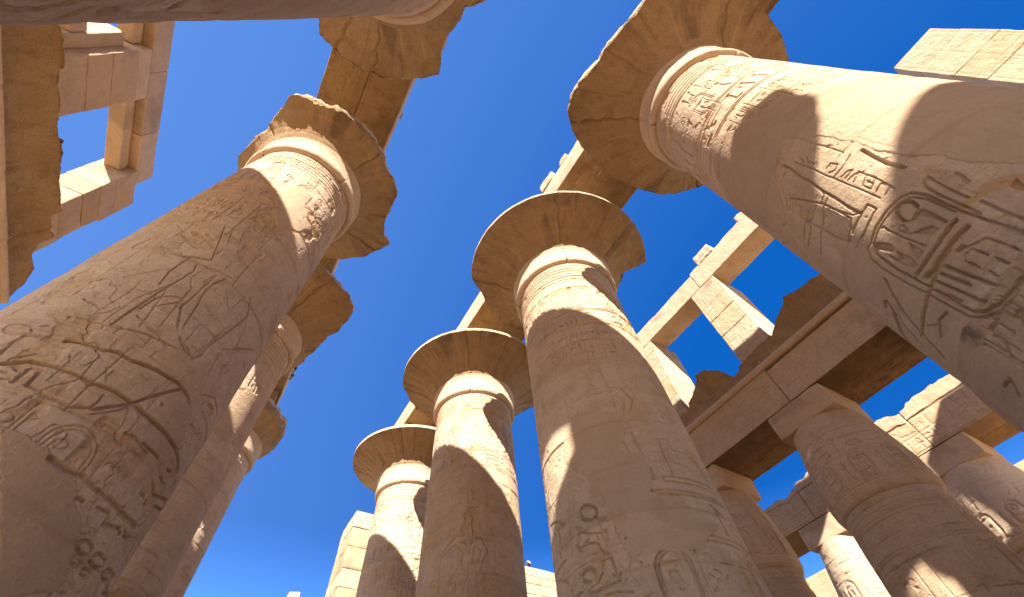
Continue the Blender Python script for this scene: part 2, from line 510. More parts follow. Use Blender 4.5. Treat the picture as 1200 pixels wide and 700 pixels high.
  ('po',0,0,[3.28,6.422,8.67,6.409,12.24,6.468,16.49,6.38,19.48,6.213,13.51,6.01,13.62,6.17,10.21,6.28,3.02,6.318]),
  ('pt',0,0,[2.3,10.527,10.69,9.384,15.7,7.714,23.88,6.373,-61.91,4.747,-76.15,5.378,-62.0,6.143,-62.59,7.522,-45.9,8.99,-30.94,9.887]),
 ],
 'A': [
  ('g',3,3,[-39.56,6.666,-39.0,6.627,-39.15,6.589,-39.99,6.557,-41.42,6.537,-43.3,6.531,-45.44,6.543,-47.58,6.57,-49.42,6.61,-50.65,6.654,-51.01,6.696,-50.4,6.728,-48.94,6.747,-46.93,6.753,-44.7,6.747,-42.56,6.729,-40.79,6.701,-39.56,6.666]),
  ('g',4.5,4,[-38.2,6.135,-39.85,6.359,-38.73,6.522,-34.06,6.565]),
  ('g',3,3,[-33.17,6.066,-31.37,6.17,-27.91,6.272]),
  ('g',3,3,[-37.74,6.747,-35.79,6.779]),
  ('g',6,7,[-25.29,6.589,-21.37,6.627,-11.82,6.638,-7.12,6.69,-0.64,6.671,7.34,6.742,15.92,6.78,22.36,6.822,30.25,6.783,32.95,6.742]),
  ('g',6,7,[-34.2,5.974,-27.33,6.119,-19.63,6.117,-12.64,6.113,-4.9,6.092,2.21,6.128,11.29,6.12,17.59,6.101,26.34,6.099,38.27,6.099,48.49,6.095,58.41,6.017,62.27,5.899]),
  ('g',4.5,4.5,[-20.53,5.758,-13.45,5.707,-4.13,5.674,1.83,5.782]),
  ('g',4.5,4.5,[2.2,5.765,6.73,5.924,11.68,6.104,15.98,6.36,24.19,6.753]),
  ('g',2.5,2.5,[3.42,5.711,9.43,5.915,12.93,6.11]),
  ('g',4.5,4,[-24.71,5.746,-24.77,6.006,-21.1,6.01,-20.53,5.758]),
  ('g',3,3,[1.11,5.765,1.83,5.882,1.38,6.016]),
  ('g',3,3,[-31.29,5.854,-29.12,5.858]),
  ('g',3,3,[-28.67,5.746,-26.8,5.779]),
  ('g',4,3,[-28.16,5.933,-26.36,5.914]),
  ('g',3,3,[7.43,7.479,19.62,7.342,22.17,7.505,22.25,8.191]),
  ('g',2.5,2.5,[-12.5,7.439,-1.3,7.307,5.41,7.19]),
  ('g',2.5,2.5,[-17.37,7.089,-16.78,7.367,-15.27,7.906]),
  ('g',2,2,[-11.69,7.748,-4.12,8.167]),
  ('g',2.5,2,[-3.1,8.112,2.76,7.633]),
  ('s',0,6,[22.62,6.39,22.77,6.38,22.79,6.369,22.67,6.359,22.43,6.351,22.11,6.346,21.78,6.346,21.48,6.35,21.27,6.358,21.18,6.369,21.23,6.38,21.41,6.389,21.69,6.396,22.02,6.398,22.35,6.396,22.62,6.39]),
  ('g',4,4,[17.93,5.732,23.61,5.752,31.51,5.707]),
  ('s',0,5,[52.34,7.14,54.03,7.119,54.87,7.086,54.64,7.045,53.42,7.004,51.55,6.973,49.44,6.959,47.46,6.964,45.88,6.987,44.9,7.022,44.64,7.061,45.14,7.097,46.35,7.126,48.12,7.144,50.24,7.149,52.34,7.14]),
  ('g',2.5,2.5,[36.9,7.022,46.52,7.254,60.4,7.22,69.76,6.941,65.04,6.481]),
  ('g',2.5,2.5,[46.78,6.158,47.25,6.555,47.42,6.953]),
  ('g',3.5,3.5,[42.7,6.547,51.8,6.588,56.44,6.738]),
  ('g',1.5,1.5,[-15.85,6.217,-18.92,6.362,-11.86,6.271,-10.63,6.417]),
  ('g',1.8,1.5,[4.31,6.622,9.29,6.52,12.91,6.626]),
  ('g',1.8,1.5,[-5.59,6.388,-1.07,6.184]),
  ('s',0,2,[14.02,6.112,23.37,6.072,25.68,6.055,24.72,5.927,19.74,5.925]),
  ('g',7,5,[3.88,5.038,11.56,4.984,16.36,5.027,22.81,4.986,30.83,4.985,42.04,4.981,53.48,5.048]),
  ('g',4,4,[37.38,4.506,37.99,4.481,37.98,4.452,37.36,4.425,36.27,4.404,34.92,4.393,33.55,4.394,32.38,4.407,31.6,4.429,31.3,4.456,31.55,4.484,32.32,4.508,33.49,4.524,34.89,4.53,36.27,4.523,37.38,4.506]),
  ('g',4,4,[47.99,4.52,48.79,4.497,48.72,4.466,47.8,4.435,46.27,4.408,44.46,4.391,42.7,4.388,41.25,4.397,40.31,4.417,40.0,4.445,40.35,4.474,41.35,4.501,42.86,4.522,44.69,4.533,46.51,4.532,47.99,4.52]),
  ('g',4,4,[62.04,4.551,63.23,4.54,63.03,4.515,61.53,4.48,59.29,4.447,56.89,4.422,54.72,4.409,53.04,4.409,52.0,4.421,51.7,4.441,52.16,4.466,53.35,4.493,55.19,4.517,57.48,4.537,59.92,4.549,62.04,4.551]),
  ('g',4,4,[36.74,4.344,37.14,4.328,37.14,4.309,36.74,4.292,36.02,4.278,35.12,4.272,34.2,4.273,33.41,4.281,32.88,4.296,32.68,4.314,32.86,4.332,33.38,4.347,34.17,4.357,35.1,4.36,36.02,4.356,36.74,4.344]),
  ('g',4,4,[44.34,4.328,44.73,4.315,44.7,4.3,44.27,4.284,43.52,4.271,42.61,4.263,41.68,4.262,40.9,4.268,40.39,4.279,40.22,4.294,40.41,4.309,40.95,4.323,41.76,4.333,42.7,4.338,43.61,4.336,44.34,4.328]),
  ('g',4,4,[77.23,4.481,77.18,4.461,77.19,4.443,77.26,4.43,76.04,4.411,68.37,4.328,64.83,4.299,62.52,4.289,61.21,4.293,60.86,4.307,61.47,4.329,63.07,4.356,65.73,4.388,69.85,4.429,77.35,4.5,77.23,4.481]),
  ('g',4,4,[28.27,4.856,34.6,4.88]),
  ('g',4,4,[35.26,4.758,43.96,4.858,46.98,4.834]),
  ('g',4,4,[48.4,4.957,53.85,5.014]),
  ('g',4,4,[49.36,4.856,52.69,4.874]),
  ('g',4,4,[46.47,5.67,54.14,5.688]),
  ('g',4,4,[41.36,5.327,46.07,5.335]),
  ('g',4,4,[43.85,5.54,50.59,5.472,68.5,5.724]),
  ('g',4,4,[47.36,5.839,52.94,5.888]),
  ('g',4,4,[19.74,4.809,22.14,4.817]),
  ('g',4,4,[19.81,5.754,22.62,5.773]),
  ('g',4,4,[27.0,5.781,37.4,5.782]),
  ('g',4,4,[49.23,5.354,51.31,5.134]),
  ('g',4,4,[57.1,5.417,77.02,5.696]),
  ('g',4,4,[36.91,4.983,38.58,5.056]),
  ('g',4,4,[55.92,5.091,57.83,5.21]),
  ('pm',0,0,[-14.92,5.166,-10.28,5.179,-0.09,5.078,8.37,5.005,14.06,4.925,19.95,4.857,0.62,4.519]),
  ('pm',0,0,[5.55,4.969,13.25,4.917,19.32,4.801,26.78,4.571,32.18,4.322,37.23,4.084,35.55,3.944]),
  ('pm',0,0,[-13.76,5.116,-9.09,5.131,2.49,5.097,9.42,4.958,17.63,4.767,26.82,4.555,32.13,4.321,37.16,4.079,35.63,3.965,20.71,3.772]),
  ('g',2.5,2.5,[-17.95,7.096,-15.5,8.061,-11.83,9.001,-13.72,9.209,-19.25,9.31,-20.46,8.728,-18.38,8.296]),
  ('g',3.5,3.5,[-22.42,9.273,-17.74,9.358,-10.42,9.502]),
  ('g',2.5,2.5,[-15.0,7.616,-13.59,8.029,-8.3,8.195,-4.58,8.232]),
  ('g',2.5,2.5,[4.32,7.597,0.69,7.863,-3.12,8.151]),
  ('g',2.5,2.5,[5.27,7.706,3.52,8.131,0.58,8.655,0.54,8.952,3.74,9.298]),
  ('g',3.5,3.5,[-12.92,7.44,-3.88,7.295]),
  ('g',2.5,2.5,[-13.72,9.209,-2.76,9.351,8.8,9.416]),
  ('g',3.5,3.5,[8.3,7.437,13.73,7.338,19.51,7.328,21.99,7.703,26.64,8.533,29.47,9.021,22.63,9.415]),
  ('g',2.5,2.5,[19.6,7.366,23.41,8.027,29.53,8.835]),
  ('g',2.5,2.5,[-20.81,10.789,-15.4,10.196,-9.9,9.522]),
  ('g',2,2,[-18.32,10.805,-9.77,10.936,-5.69,10.469,-11.43,10.286,-15.97,10.897]),
  ('g',3,3,[-36.76,12.557,-27.92,12.592,-17.09,12.419,-3.65,12.635]),
  ('g',2,2,[-17.09,12.419,-11.96,11.731]),
  ('g',3,3,[-33.78,7.025,-26.95,7.056,-18.25,7.055,-5.45,7.178,9.5,7.265]),
  ('g',4,4,[-67.18,8.988,-59.95,9.045,-53.33,9.107]),
  ('g',3,3,[-50.69,9.275,-47.52,9.584,-45.07,9.788]),
  ('g',2.5,2.5,[-42.93,7.54,-43.63,7.957,-40.62,8.114]),
  ('g',3.5,3.5,[-36.77,7.472,-27.26,7.341]),
  ('g',3,3,[-43.81,10.352,-35.45,10.103]),
  ('g',4,4,[-36.12,9.38,-28.8,9.342]),
  ('g',2,2,[-27.56,8.26,-21.97,8.202]),
  ('g',2,2,[8.0,9.062,17.54,8.693,19.84,9.285]),
  ('g',2,2,[-13.94,7.123,-7.83,7.111,-1.66,7.05]),
  ('g',3,3,[36.01,8.231,52.28,8.808]),
  ('g',2,2,[18.23,7.423,21.03,7.743,21.88,8.088]),
  ('g',2,2,[20.9,7.482,20.46,7.953,23.89,8.42]),
  ('g',2,2,[28.5,7.645,29.78,7.994,40.99,8.34]),
  ('g',2,2,[29.47,9.021,34.86,8.607,37.56,7.974]),
  ('g',2,2,[30.97,7.379,29.78,7.994]),
  ('pt',0,0,[-61.47,6.966,-55.55,7.959,-52.82,9.248,-47.72,10.766,-0.79,10.525,30.05,9.39,46.7,7.846,47.32,6.637,58.68,5.929,61.7,4.819,55.22,4.227,20.71,3.772]),
 ],
 'B': [
  ('g',6,6,[-19.26,6.509,-19.99,6.46,-21.32,6.428,-23.1,6.418,-25.13,6.432,-27.14,6.469,-28.88,6.524,-30.07,6.589,-30.52,6.654,-30.12,6.71,-28.95,6.749,-27.18,6.767,-25.1,6.761,-23.01,6.733,-21.2,6.688,-19.89,6.63,-19.22,6.568,-19.26,6.509]),
  ('g',3.5,3.5,[-31.81,6.394,-34.4,6.329,-30.1,6.26,-25.82,6.16,-19.91,6.111]),
  ('g',4.5,4.5,[-37.57,6.104,-35.02,5.963,-34.56,6.022,-28.14,6.008,-22.86,5.934,-21.1,5.734,-18.36,5.684]),
  ('g',4,4,[-30.29,6.057,-28.26,6.077]),
  ('g',4,4,[-23.15,5.604,-16.96,5.606,-16.81,5.498,-15.77,5.268,-18.3,5.309,-15.02,5.245,-14.06,5.307]),
  ('g',6,6,[-28.36,5.505,-30.19,5.575,-33.8,5.595,-37.12,5.55,-36.5,5.422,-33.08,5.36]),
  ('g',3.5,3.5,[-21.96,5.62,-22.96,5.422,-27.84,5.278,-36.56,5.248]),
  ('g',3.5,3.5,[-25.33,5.052,-17.73,5.024,-10.33,4.954]),
  ('g',2.5,2.5,[-20.08,6.393,-18.99,6.236,-18.31,5.826,-18.25,5.699]),
  ('g',4,4,[-19.69,6.37,-13.75,6.298]),
  ('g',1.8,1.8,[-34.71,7.015,-34.57,6.404,-38.56,5.602,-38.2,5.213]),
  ('g',1.8,1.8,[-35.45,7.49,-40.13,6.5,-42.02,5.844,-44.26,5.296]),
  ('g',4,4,[-66.62,7.045,-57.9,6.971,-49.41,6.815,-45.24,6.667]),
  ('g',4.5,4.5,[-50.25,6.724,-54.23,6.724,-51.32,6.483,-56.76,6.364,-53.6,6.134]),
  ('g',5,5,[-49.93,6.021,-71.05,6.016]),
  ('g',3.5,3.5,[-69.32,5.922,-55.4,5.734,-49.87,5.586]),
  ('g',2.5,3,[-36.26,5.204,-34.1,5.155,-33.76,5.197,-31.72,5.15,-31.39,5.192,-29.44,5.147,-29.11,5.189,-27.24,5.145,-26.91,5.187,-25.11,5.145,-24.78,5.187,-23.05,5.146,-22.71,5.188,-21.03,5.148,-20.7,5.191,-19.06,5.152,-18.72,5.194,-17.13,5.156,-16.79,5.199,-15.23,5.162,-14.88,5.205]),
  ('s',0,5,[-6.13,5.834,-6.27,5.825,-6.5,5.818,-6.79,5.816,-7.08,5.818,-7.33,5.823,-7.49,5.832,-7.53,5.842,-7.45,5.852,-7.26,5.86,-6.99,5.865,-6.7,5.865,-6.42,5.861,-6.21,5.854,-6.11,5.844,-6.13,5.834]),
  ('pp',0,0,[-20.76,9.121,4.74,8.933,16.23,8.707,5.16,7.696,21.86,7.461,12.31,6.642,24.04,6.551,42.49,6.154,47.81,6.067,29.95,5.551,10.02,5.517,-7.93,5.473,-12.41,6.787,-20.52,6.831,-19.29,7.343,-33.84,7.954,-31.06,8.635]),
  ('pt',0,0,[-57.64,8.497,-30.53,7.863,-6.06,7.135,-2.6,5.985,-3.92,4.837,-78.78,5.786]),
 ],
}

# ------------------------------------------------------------------ carved decoration: height maps for the shafts
class Relief:
    """depth of carving (metres, negative = cut in) over an unrolled shaft: u = arc length, z = height"""
    def __init__(self, u0, u1, z0, z1, res):
        self.u = np.arange(u0, u1 + res, res)
        self.z = np.arange(z0, z1 + res * 0.5, res)
        self.res = res
        self.U, self.Z = np.meshgrid(self.u, self.z)
        self.H = np.zeros_like(self.U)
        self.lw = max(0.013, res * 1.15)                 # narrowest chisel line
        self.keep = np.ones_like(self.U)                 # where generic carving may appear
    def at(self, u, z):
        """bilinear look-up of the depth"""
        a = np.clip((u - self.u[0]) / self.res, 0, len(self.u) - 1.001)
        b = np.clip((z - self.z[0]) / self.res, 0, len(self.z) - 1.001)
        i, j = b.astype(int), a.astype(int)
        s, t = a - j, b - i
        H = self.H
        return (H[i, j] * (1 - s) + H[i, j + 1] * s) * (1 - t) + (H[i + 1, j] * (1 - s) + H[i + 1, j + 1] * s) * t
    def win(self, pts, m):
        a, b = pts.min(0) - m, pts.max(0) + m
        j0, j1 = np.searchsorted(self.u, [a[0], b[0]])
        i0, i1 = np.searchsorted(self.z, [a[1], b[1]])
        if j1 <= j0 or i1 <= i0: return None
        return slice(i0, i1), slice(j0, j1)
    def dist(self, pts, w, closed=False):
        U, Z = self.U[w], self.Z[w]
        d2 = np.full(U.shape, 1e9)
        n = len(pts)
        for k in range(n if closed else n - 1):
            a, b = pts[k], pts[(k + 1) % n]
            e = b - a
            l2 = e @ e + 1e-12
            t = np.clip(((U - a[0]) * e[0] + (Z - a[1]) * e[1]) / l2, 0, 1)
            d2 = np.minimum(d2, (U - a[0] - t * e[0]) ** 2 + (Z - a[1] - t * e[1]) ** 2)
        return np.sqrt(d2)
    def inside(self, pts, w, U=None, Z=None):
        U = self.U[w] if U is None else U
        Z = self.Z[w] if Z is None else Z
        c = np.zeros(U.shape, bool)
        n = len(pts)
        for k in range(n):
            a, b = pts[k], pts[(k + 1) % n]
            if abs(a[1] - b[1]) < 1e-9: continue
            hit = ((a[1] > Z) != (b[1] > Z)) & (U < (b[0] - a[0]) * (Z - a[1]) / (b[1] - a[1]) + a[0])
            c ^= hit
        return c
    def groove(self, pts, hw, dp, masked=False):
        pts = np.asarray(pts, float)
        w = self.win(pts, hw)
        if w is None: return
        d = self.dist(pts, w)
        h = -dp * np.clip(2.0 * (1 - d / hw), 0, 1)
        if masked: h = h * self.keep[w]
        self.H[w] = np.minimum(self.H[w], h)
    def sunk(self, pts, dp, masked=False, soft=0.035):
        """sunk relief: deepest against its outline, swelling towards the middle"""
        pts = np.asarray(pts, float)
        w = self.win(pts, 0.02)
        if w is None: return
        d = self.dist(pts, w, True)
        h = np.where(self.inside(pts, w), -dp * (0.45 + 0.55 * np.exp(-d / soft)) * np.clip(d / self.res, 0, 1), 0)
        if masked: h = h * self.keep[w]
        self.H[w] = np.minimum(self.H[w], h)

def arc(cx, cy, rx, ry, a0, a1, n=9):
    return [(cx + rx * math.cos(math.radians(a0 + (a1 - a0) * k / (n - 1))), cy + ry * math.sin(math.radians(a0 + (a1 - a0) * k / (n - 1)))) for k in range(n)]

# signs in a unit box: 'g' = line, 's' = sunk shape
SIGNS = {
 'reed': [('s', [(.42, 0), (.58, 0), (.6, .45), (.78, .7), (.62, 1), (.4, .75)])],
 'water': [('g', [(0, .5), (.12, .62), (.24, .42), (.37, .62), (.5, .42), (.62, .62), (.75, .42), (.87, .62), (1, .48)])],
 'disc': [('g', arc(.5, .5, .34, .34, 0, 360, 13)), ('s', arc(.5, .5, .12, .12, 0, 330, 7))],
 'loaf': [('s', arc(.5, .25, .4, .5, 0, 180, 9))],
 'basket': [('s', arc(.5, .72, .48, .45, 180, 360, 9))],
 'mouth': [('s', arc(.5, .38, .48, .26, 20, 160, 7) + arc(.5, .62, .48, .26, 200, 340, 7))],
 'ankh': [('g', arc(.5, .75, .16, .22, -90, 270, 11)), ('g', [(.5, .53), (.5, 0)]), ('g', [(.2, .48), (.8, .48)])],
 'sceptre': [('g', [(.5, 0), (.5, .85), (.25, 1)]), ('g', [(.5, .85), (.75, .8)]), ('g', [(.4, 0), (.6, .05)])],
 'bird': [('s', [(.05, .62), (.2, .95), (.42, .9), (.48, .7), (.95, .2), (.98, .05), (.7, .18), (.45, .25), (.25, .4)]), ('g', [(.42, .25), (.42, 0), (.6, 0)])],
 'owl': [('s', [(.12, .75), (.2, 1), (.5, 1), (.55, .75), (.85, .12), (.6, .1), (.3, .2), (.2, .5)]), ('g', [(.4, .15), (.4, 0), (.58, 0)])],
 'man': [('s', [(.35, .78), (.42, 1), (.6, 1), (.64, .8), (.8, .5), (.95, .12), (.9, 0), (.15, 0), (.12, .18), (.4, .3)]), ('g', [(.5, .62), (.12, .55), (.1, .8)])],
 'viper': [('g', [(0, .3), (.3, .42), (.6, .3), (.85, .45), (.98, .6), (.9, .75)])],
 'leg': [('s', [(.35, 1), (.6, 1), (.58, .2), (.95, .15), (.95, 0), (.38, 0)])],
 'hand': [('s', [(0, .35), (.6, .4), (.98, .6), (.98, .45), (.7, .25), (0, .2)])],
 'eye': [('s', arc(.5, .3, .5, .32, 25, 155, 7) + arc(.5, .7, .5, .32, 205, 335, 7)), ('g', arc(.5, .5, .1, .1, 0, 360, 7))],
 'house': [('g', [(.1, .1), (.1, .85), (.9, .85), (.9, .1), (.62, .1)])],
 'stool': [('s', [(.2, .2), (.8, .2), (.8, .8), (.2, .8)])],
 'flag': [('g', [(.3, 0), (.3, 1), (.85, .85), (.3, .7)])],
 'strokes': [('g', [(.2, .1), (.2, .9)]), ('g', [(.5, .1), (.5, .9)]), ('g', [(.8, .1), (.8, .9)])],
 'feather': [('s', [(.4, 0), (.55, 0), (.62, .6), (.85, .8), (.6, 1), (.38, .8)])],
 'beetle': [('s', arc(.5, .42, .27, .36, 0, 345, 12)), ('g', [(.2, .75), (.05, .95)]), ('g', [(.8, .75), (.95, .95)]), ('g', [(.25, .3), (.02, .1)]), ('g', [(.75, .3), (.98, .1)])],
 'djed': [('g', [(.5, 0), (.5, .95)]), ('g', [(.22, .95), (.78, .95)]), ('g', [(.22, .8), (.78, .8)]), ('g', [(.22, .65), (.78, .65)])],
 'cobra': [('s', [(.3, .2), (.55, .35), (.45, .7), (.6, 1), (.85, .85), (.7, .6), (.8, .3), (.98, .1), (.9, 0), (.6, .18)])],
 'rope': [('g', arc(.5, .5, .4, .2, 0, 360, 11)), ('g', [(.1, .5), (0, .2)])],
}
KEYS = sorted(SIGNS)

def sign(R, key, u, z, w, h, dp, flip=False, hw=None):
    hw = hw or max(0.06 * min(w, h), R.lw)
    for kind, pts in SIGNS[key]:
        q = [(u + (1 - a if flip else a) * w, z + b * h) for a, b in pts]
        if kind == 'g': R.groove(q, hw, dp, True)
        else: R.sunk(q, dp, True, soft=max(0.02, 0.12 * min(w, h)))

def text_row(R, u0, u1, z, h, rnd, dp, flip=False, fill=0.93):
    u = u0
    while u < u1 - 0.3 * h:
        if rnd.random() < 0.5:
            w = h * rnd.uniform(0.5, 0.8)
            if rnd.random() < fill: sign(R, rnd.choice(['reed', 'bird', 'owl', 'man', 'ankh', 'feather', 'leg', 'flag', 'sceptre', 'djed', 'cobra', 'beetle']), u, z, w, h * 0.95, dp, flip)
        else:
            w = h * rnd.uniform(0.75, 1.1)
            n = rnd.choice([2, 2, 3])
            for k in range(n):
                if rnd.random() < fill: sign(R, rnd.choice(['water', 'mouth', 'loaf', 'basket', 'hand', 'eye', 'stool', 'viper', 'strokes', 'disc', 'rope', 'house']), u, z + k * h / n, w, h / n * 0.8, dp, flip)
        u += w + 0.10 * h

def text_col(R, u, w, z0, z1, rnd, dp, flip=False):
    z = z1
    while z > z0 + 0.35 * w:
        h = w * rnd.uniform(0.45, 1.05)
        if z - h < z0: break
        if h > 0.7 * w:
            if rnd.random() < 0.45:
                sign(R, rnd.choice(KEYS), u, z - h, w * 0.46, h * 0.92, dp, flip)
                sign(R, rnd.choice(KEYS), u + w * 0.5, z - h, w * 0.46, h * 0.92, dp, flip)
            else: sign(R, rnd.choice(['bird', 'owl', 'man', 'beetle', 'cobra', 'disc', 'eye']), u + .06 * w, z - h, w * 0.88, h * 0.92, dp, flip)
        else: sign(R, rnd.choice(['water', 'mouth', 'basket', 'hand', 'viper', 'strokes', 'loaf']), u + .05 * w, z - h, w * 0.9, h * 0.85, dp, flip)
        z -= h * 1.08

def cartouche(R, u, z, w, h, rnd, dp, plumes=False):
    r = w * 0.5
    out = arc(u + r, z + h - r, r, r, 0, 180, 10) + arc(u + r, z + r, r, r, 180, 360, 10)
    R.groove(out + out[:1], R.lw * 1.15, dp, True)
    k = 0.82
    inn = [(u + r + (a - u - r) * k, z + h / 2 + (b - z - h / 2) * (1 - (1 - k) * w / h)) for a, b in out]
    R.groove(inn + inn[:1], R.lw, dp * 0.8, True)
    R.groove([(u - .05 * w, z - .03 * h), (u + 1.05 * w, z - .03 * h)], R.lw * 1.15, dp, True)
    text_col(R, u + .17 * w, w * .66, z + .1 * h, z + h * .92, rnd, dp)
    if plumes:
        sign(R, 'feather', u + .05 * w, z + h * 1.04, w * .45, w * 1.1, dp, True)
        sign(R, 'feather', u + .5 * w, z + h * 1.04, w * .45, w * 1.1, dp)
        sign(R, 'disc', u + .3 * w, z + h * 1.03, w * .4, w * .4, dp)

KING = [(.30, 0), (.52, 0), (.52, .03), (.42, .05), (.47, .22), (.53, .40), (.62, .22), (.64, .05), (.60, 0), (.84, 0), (.84, .03), (.74, .05), (.70, .25), (.72, .36), (.86, .34), (.70, .46), (.62, .50),
        (.63, .62), (.76, .68), (.98, .60), (1.0, .64), (.76, .76), (.60, .75), (.60, .78), (.66, .80), (.65, .86), (.58, .88), (.60, .97), (.52, 1.0), (.46, .94), (.47, .86), (.44, .79), (.46, .75),
        (.30, .73), (.20, .62), (.30, .50), (.35, .52), (.31, .62), (.42, .66), (.45, .50), (.38, .44), (.34, .20)]
def figure(R, u, z, h, rnd, dp, flip=False):
    w = h * 0.55
    hw = R.lw * 1.1
    q = [(u + (1 - a if flip else a) * w, z + b * h) for a, b in KING]
    R.groove(q + q[:1], hw, dp, True)
    f = lambda L: [(u + (1 - a if flip else a) * w, z + b * h) for a, b in L]
    R.groove(f([(.44, .50), (.64, .50)]), hw, dp * .7, True)
    R.groove(f([(.45, .46), (.70, .44)]), hw, dp * .7, True)
    R.groove(f([(.44, .70), (.52, .66), (.61, .70)]), hw, dp * .6, True)
    R.groove(f([(.46, .87), (.6, .86)]), hw, dp * .6, True)
    R.groove(f([(1.02, .30), (1.02, .78)]), hw, dp * .7, True)
    R.groove(f([(.50, .44), (.56, .30), (.70, .36)]), hw, dp * .5, True)

def throne(R, u, z, h, rnd, dp):
    hw = R.lw * 1.1
    R.groove([(u, z), (u, z + h * .45), (u + h * .12, z + h * .45), (u + h * .12, z + h * .32), (u + h * .42, z + h * .32), (u + h * .42, z), (u, z)], hw, dp, True)
    R.groove([(u - .1 * h, z), (u + .95 * h, z), (u + .95 * h, z - .05 * h), (u - .1 * h, z - .05 * h), (u - .1 * h, z)], hw, dp, True)

def decorate(R, rnd, dp=0.022, ztop=16.6, small=False):
    u0, u1 = R.u[0], R.u[-1]
    line = lambda z, hw=0.03, d=1.0: R.groove([(u0, z), (u1, z)], max(hw, R.res * 1.2), dp * d, True)
    if small:
        for k in range(3): line(ztop - 0.1 - 0.16 * k, 0.03, 1.1)
        za = ztop - 0.4
    else:
        for k in range(6): line(ztop - 0.12 - 0.2 * k, 0.035, 1.1)
        # frieze of crowned cartouches between cobras
        za, zb = ztop - 3.1, ztop - 1.3
        line(za - .06)
        u = u0
        while u < u1:
            cartouche(R, u + .08, za + .05, .55, 1.15, rnd, dp, True)
            sign(R, 'cobra', u + .72, za + .05, .42, .85, dp)
            sign(R, 'disc', u + .76, za + 1.0, .34, .34, dp)
            u += 1.22
    # one line of large writing
    line(za - .14)
    text_row(R, u0, u1, za - .80, .58, rnd, dp * 1.15)
    line(za - .88)
    line(za - .96)
    # scenes: king before god under columns of writing
    zs1, zs0 = za - 1.05, (3.6 if small else 6.7)
    u = u0 + rnd.uniform(-1.0, 0)
    while u < u1:
        h = (zs1 - zs0) * 0.66
        figure(R, u, zs0 + .1, h, rnd, dp * 1.1)
        figure(R, u + h * .92, zs0 + .25, h * .97, rnd, dp * 1.1, True)
        throne(R, u + h * 1.40, zs0 + .3, h * .6, rnd, dp)
        n = int(h * 1.5 / .48)
        for k in range(n):
            uu = u + .1 + k * .48
            R.groove([(uu - .03, zs1 - .1), (uu - .03, zs1 - (zs1 - zs0) * (.27 if k % 3 else .36))], max(.012, R.res * 1.1), dp * .6, True)
            if k in (2, 3): cartouche(R, uu + .02, zs1 - 1.35, .38, 1.2, rnd, dp)
            else: text_col(R, uu + .03, .38, zs1 - (zs1 - zs0) * (.26 if k % 3 else .35), zs1 - .15, rnd, dp)
        for k in range(4):
            text_col(R, u + h * (.50 + .11 * (k % 2)), .3, zs0 + .4 + 1.1 * k, zs0 + 1.3 + 1.1 * k, rnd, dp * .8)
        u += h * 1.85
    line(zs0 - .02)
    line(zs0 - .10)
    text_row(R, u0, u1, zs0 - .82, .64, rnd, dp * 1.6)
    line(zs0 - .92)
    line(zs0 - 1.02)
    # tall cartouches and signs below
    z1, z0 = zs0 - 1.1, max(3.3, R.z[0])
    if small: return
    u = u0 + .2
    while u < u1:
        cartouche(R, u, z0 + (z1 - z0) * .35, .62, (z1 - z0) * .62, rnd, dp * 1.2)
        sign(R, rnd.choice(['basket', 'disc', 'beetle', 'bird']), u + .02, z0 + .1, .6, (z1 - z0) * .26, dp * 1.2)
        for k in range(2):
            R.groove([(u + .74 + .52 * k, z0), (u + .74 + .52 * k, z1 - .1)], R.lw, dp * .7, True)
            text_col(R, u + .78 + .52 * k, .44, z0, z1 - .12, rnd, dp * 1.2)
        u += 1.86
    # leaves at the foot
    u = u0
    while u < u1:
        R.groove([(u, .6), (u + .5, 3.1), (u + 1.0, .6)], max(.03, R.res * 1.2), dp, True)
        R.groove([(u + .2, .6), (u + .5, 2.2), (u + .8, .6)], max(.02, R.res * 1.2), dp, True)
        u += 1.0

# ------------------------------------------------------------------ the great open-papyrus columns of the nave
Z_NECK, Z_RIM = 16.695, 19.2
def shaft_r(z, dr):
    q = (Z_NECK - z) / Z_NECK
    r = 1.913 + 0.219 * q - 0.098 * q * (1 - q) + dr
    return r - 0.22 * np.clip((1.4 - z) / 1.4, 0, 1) ** 2       # pinched foot

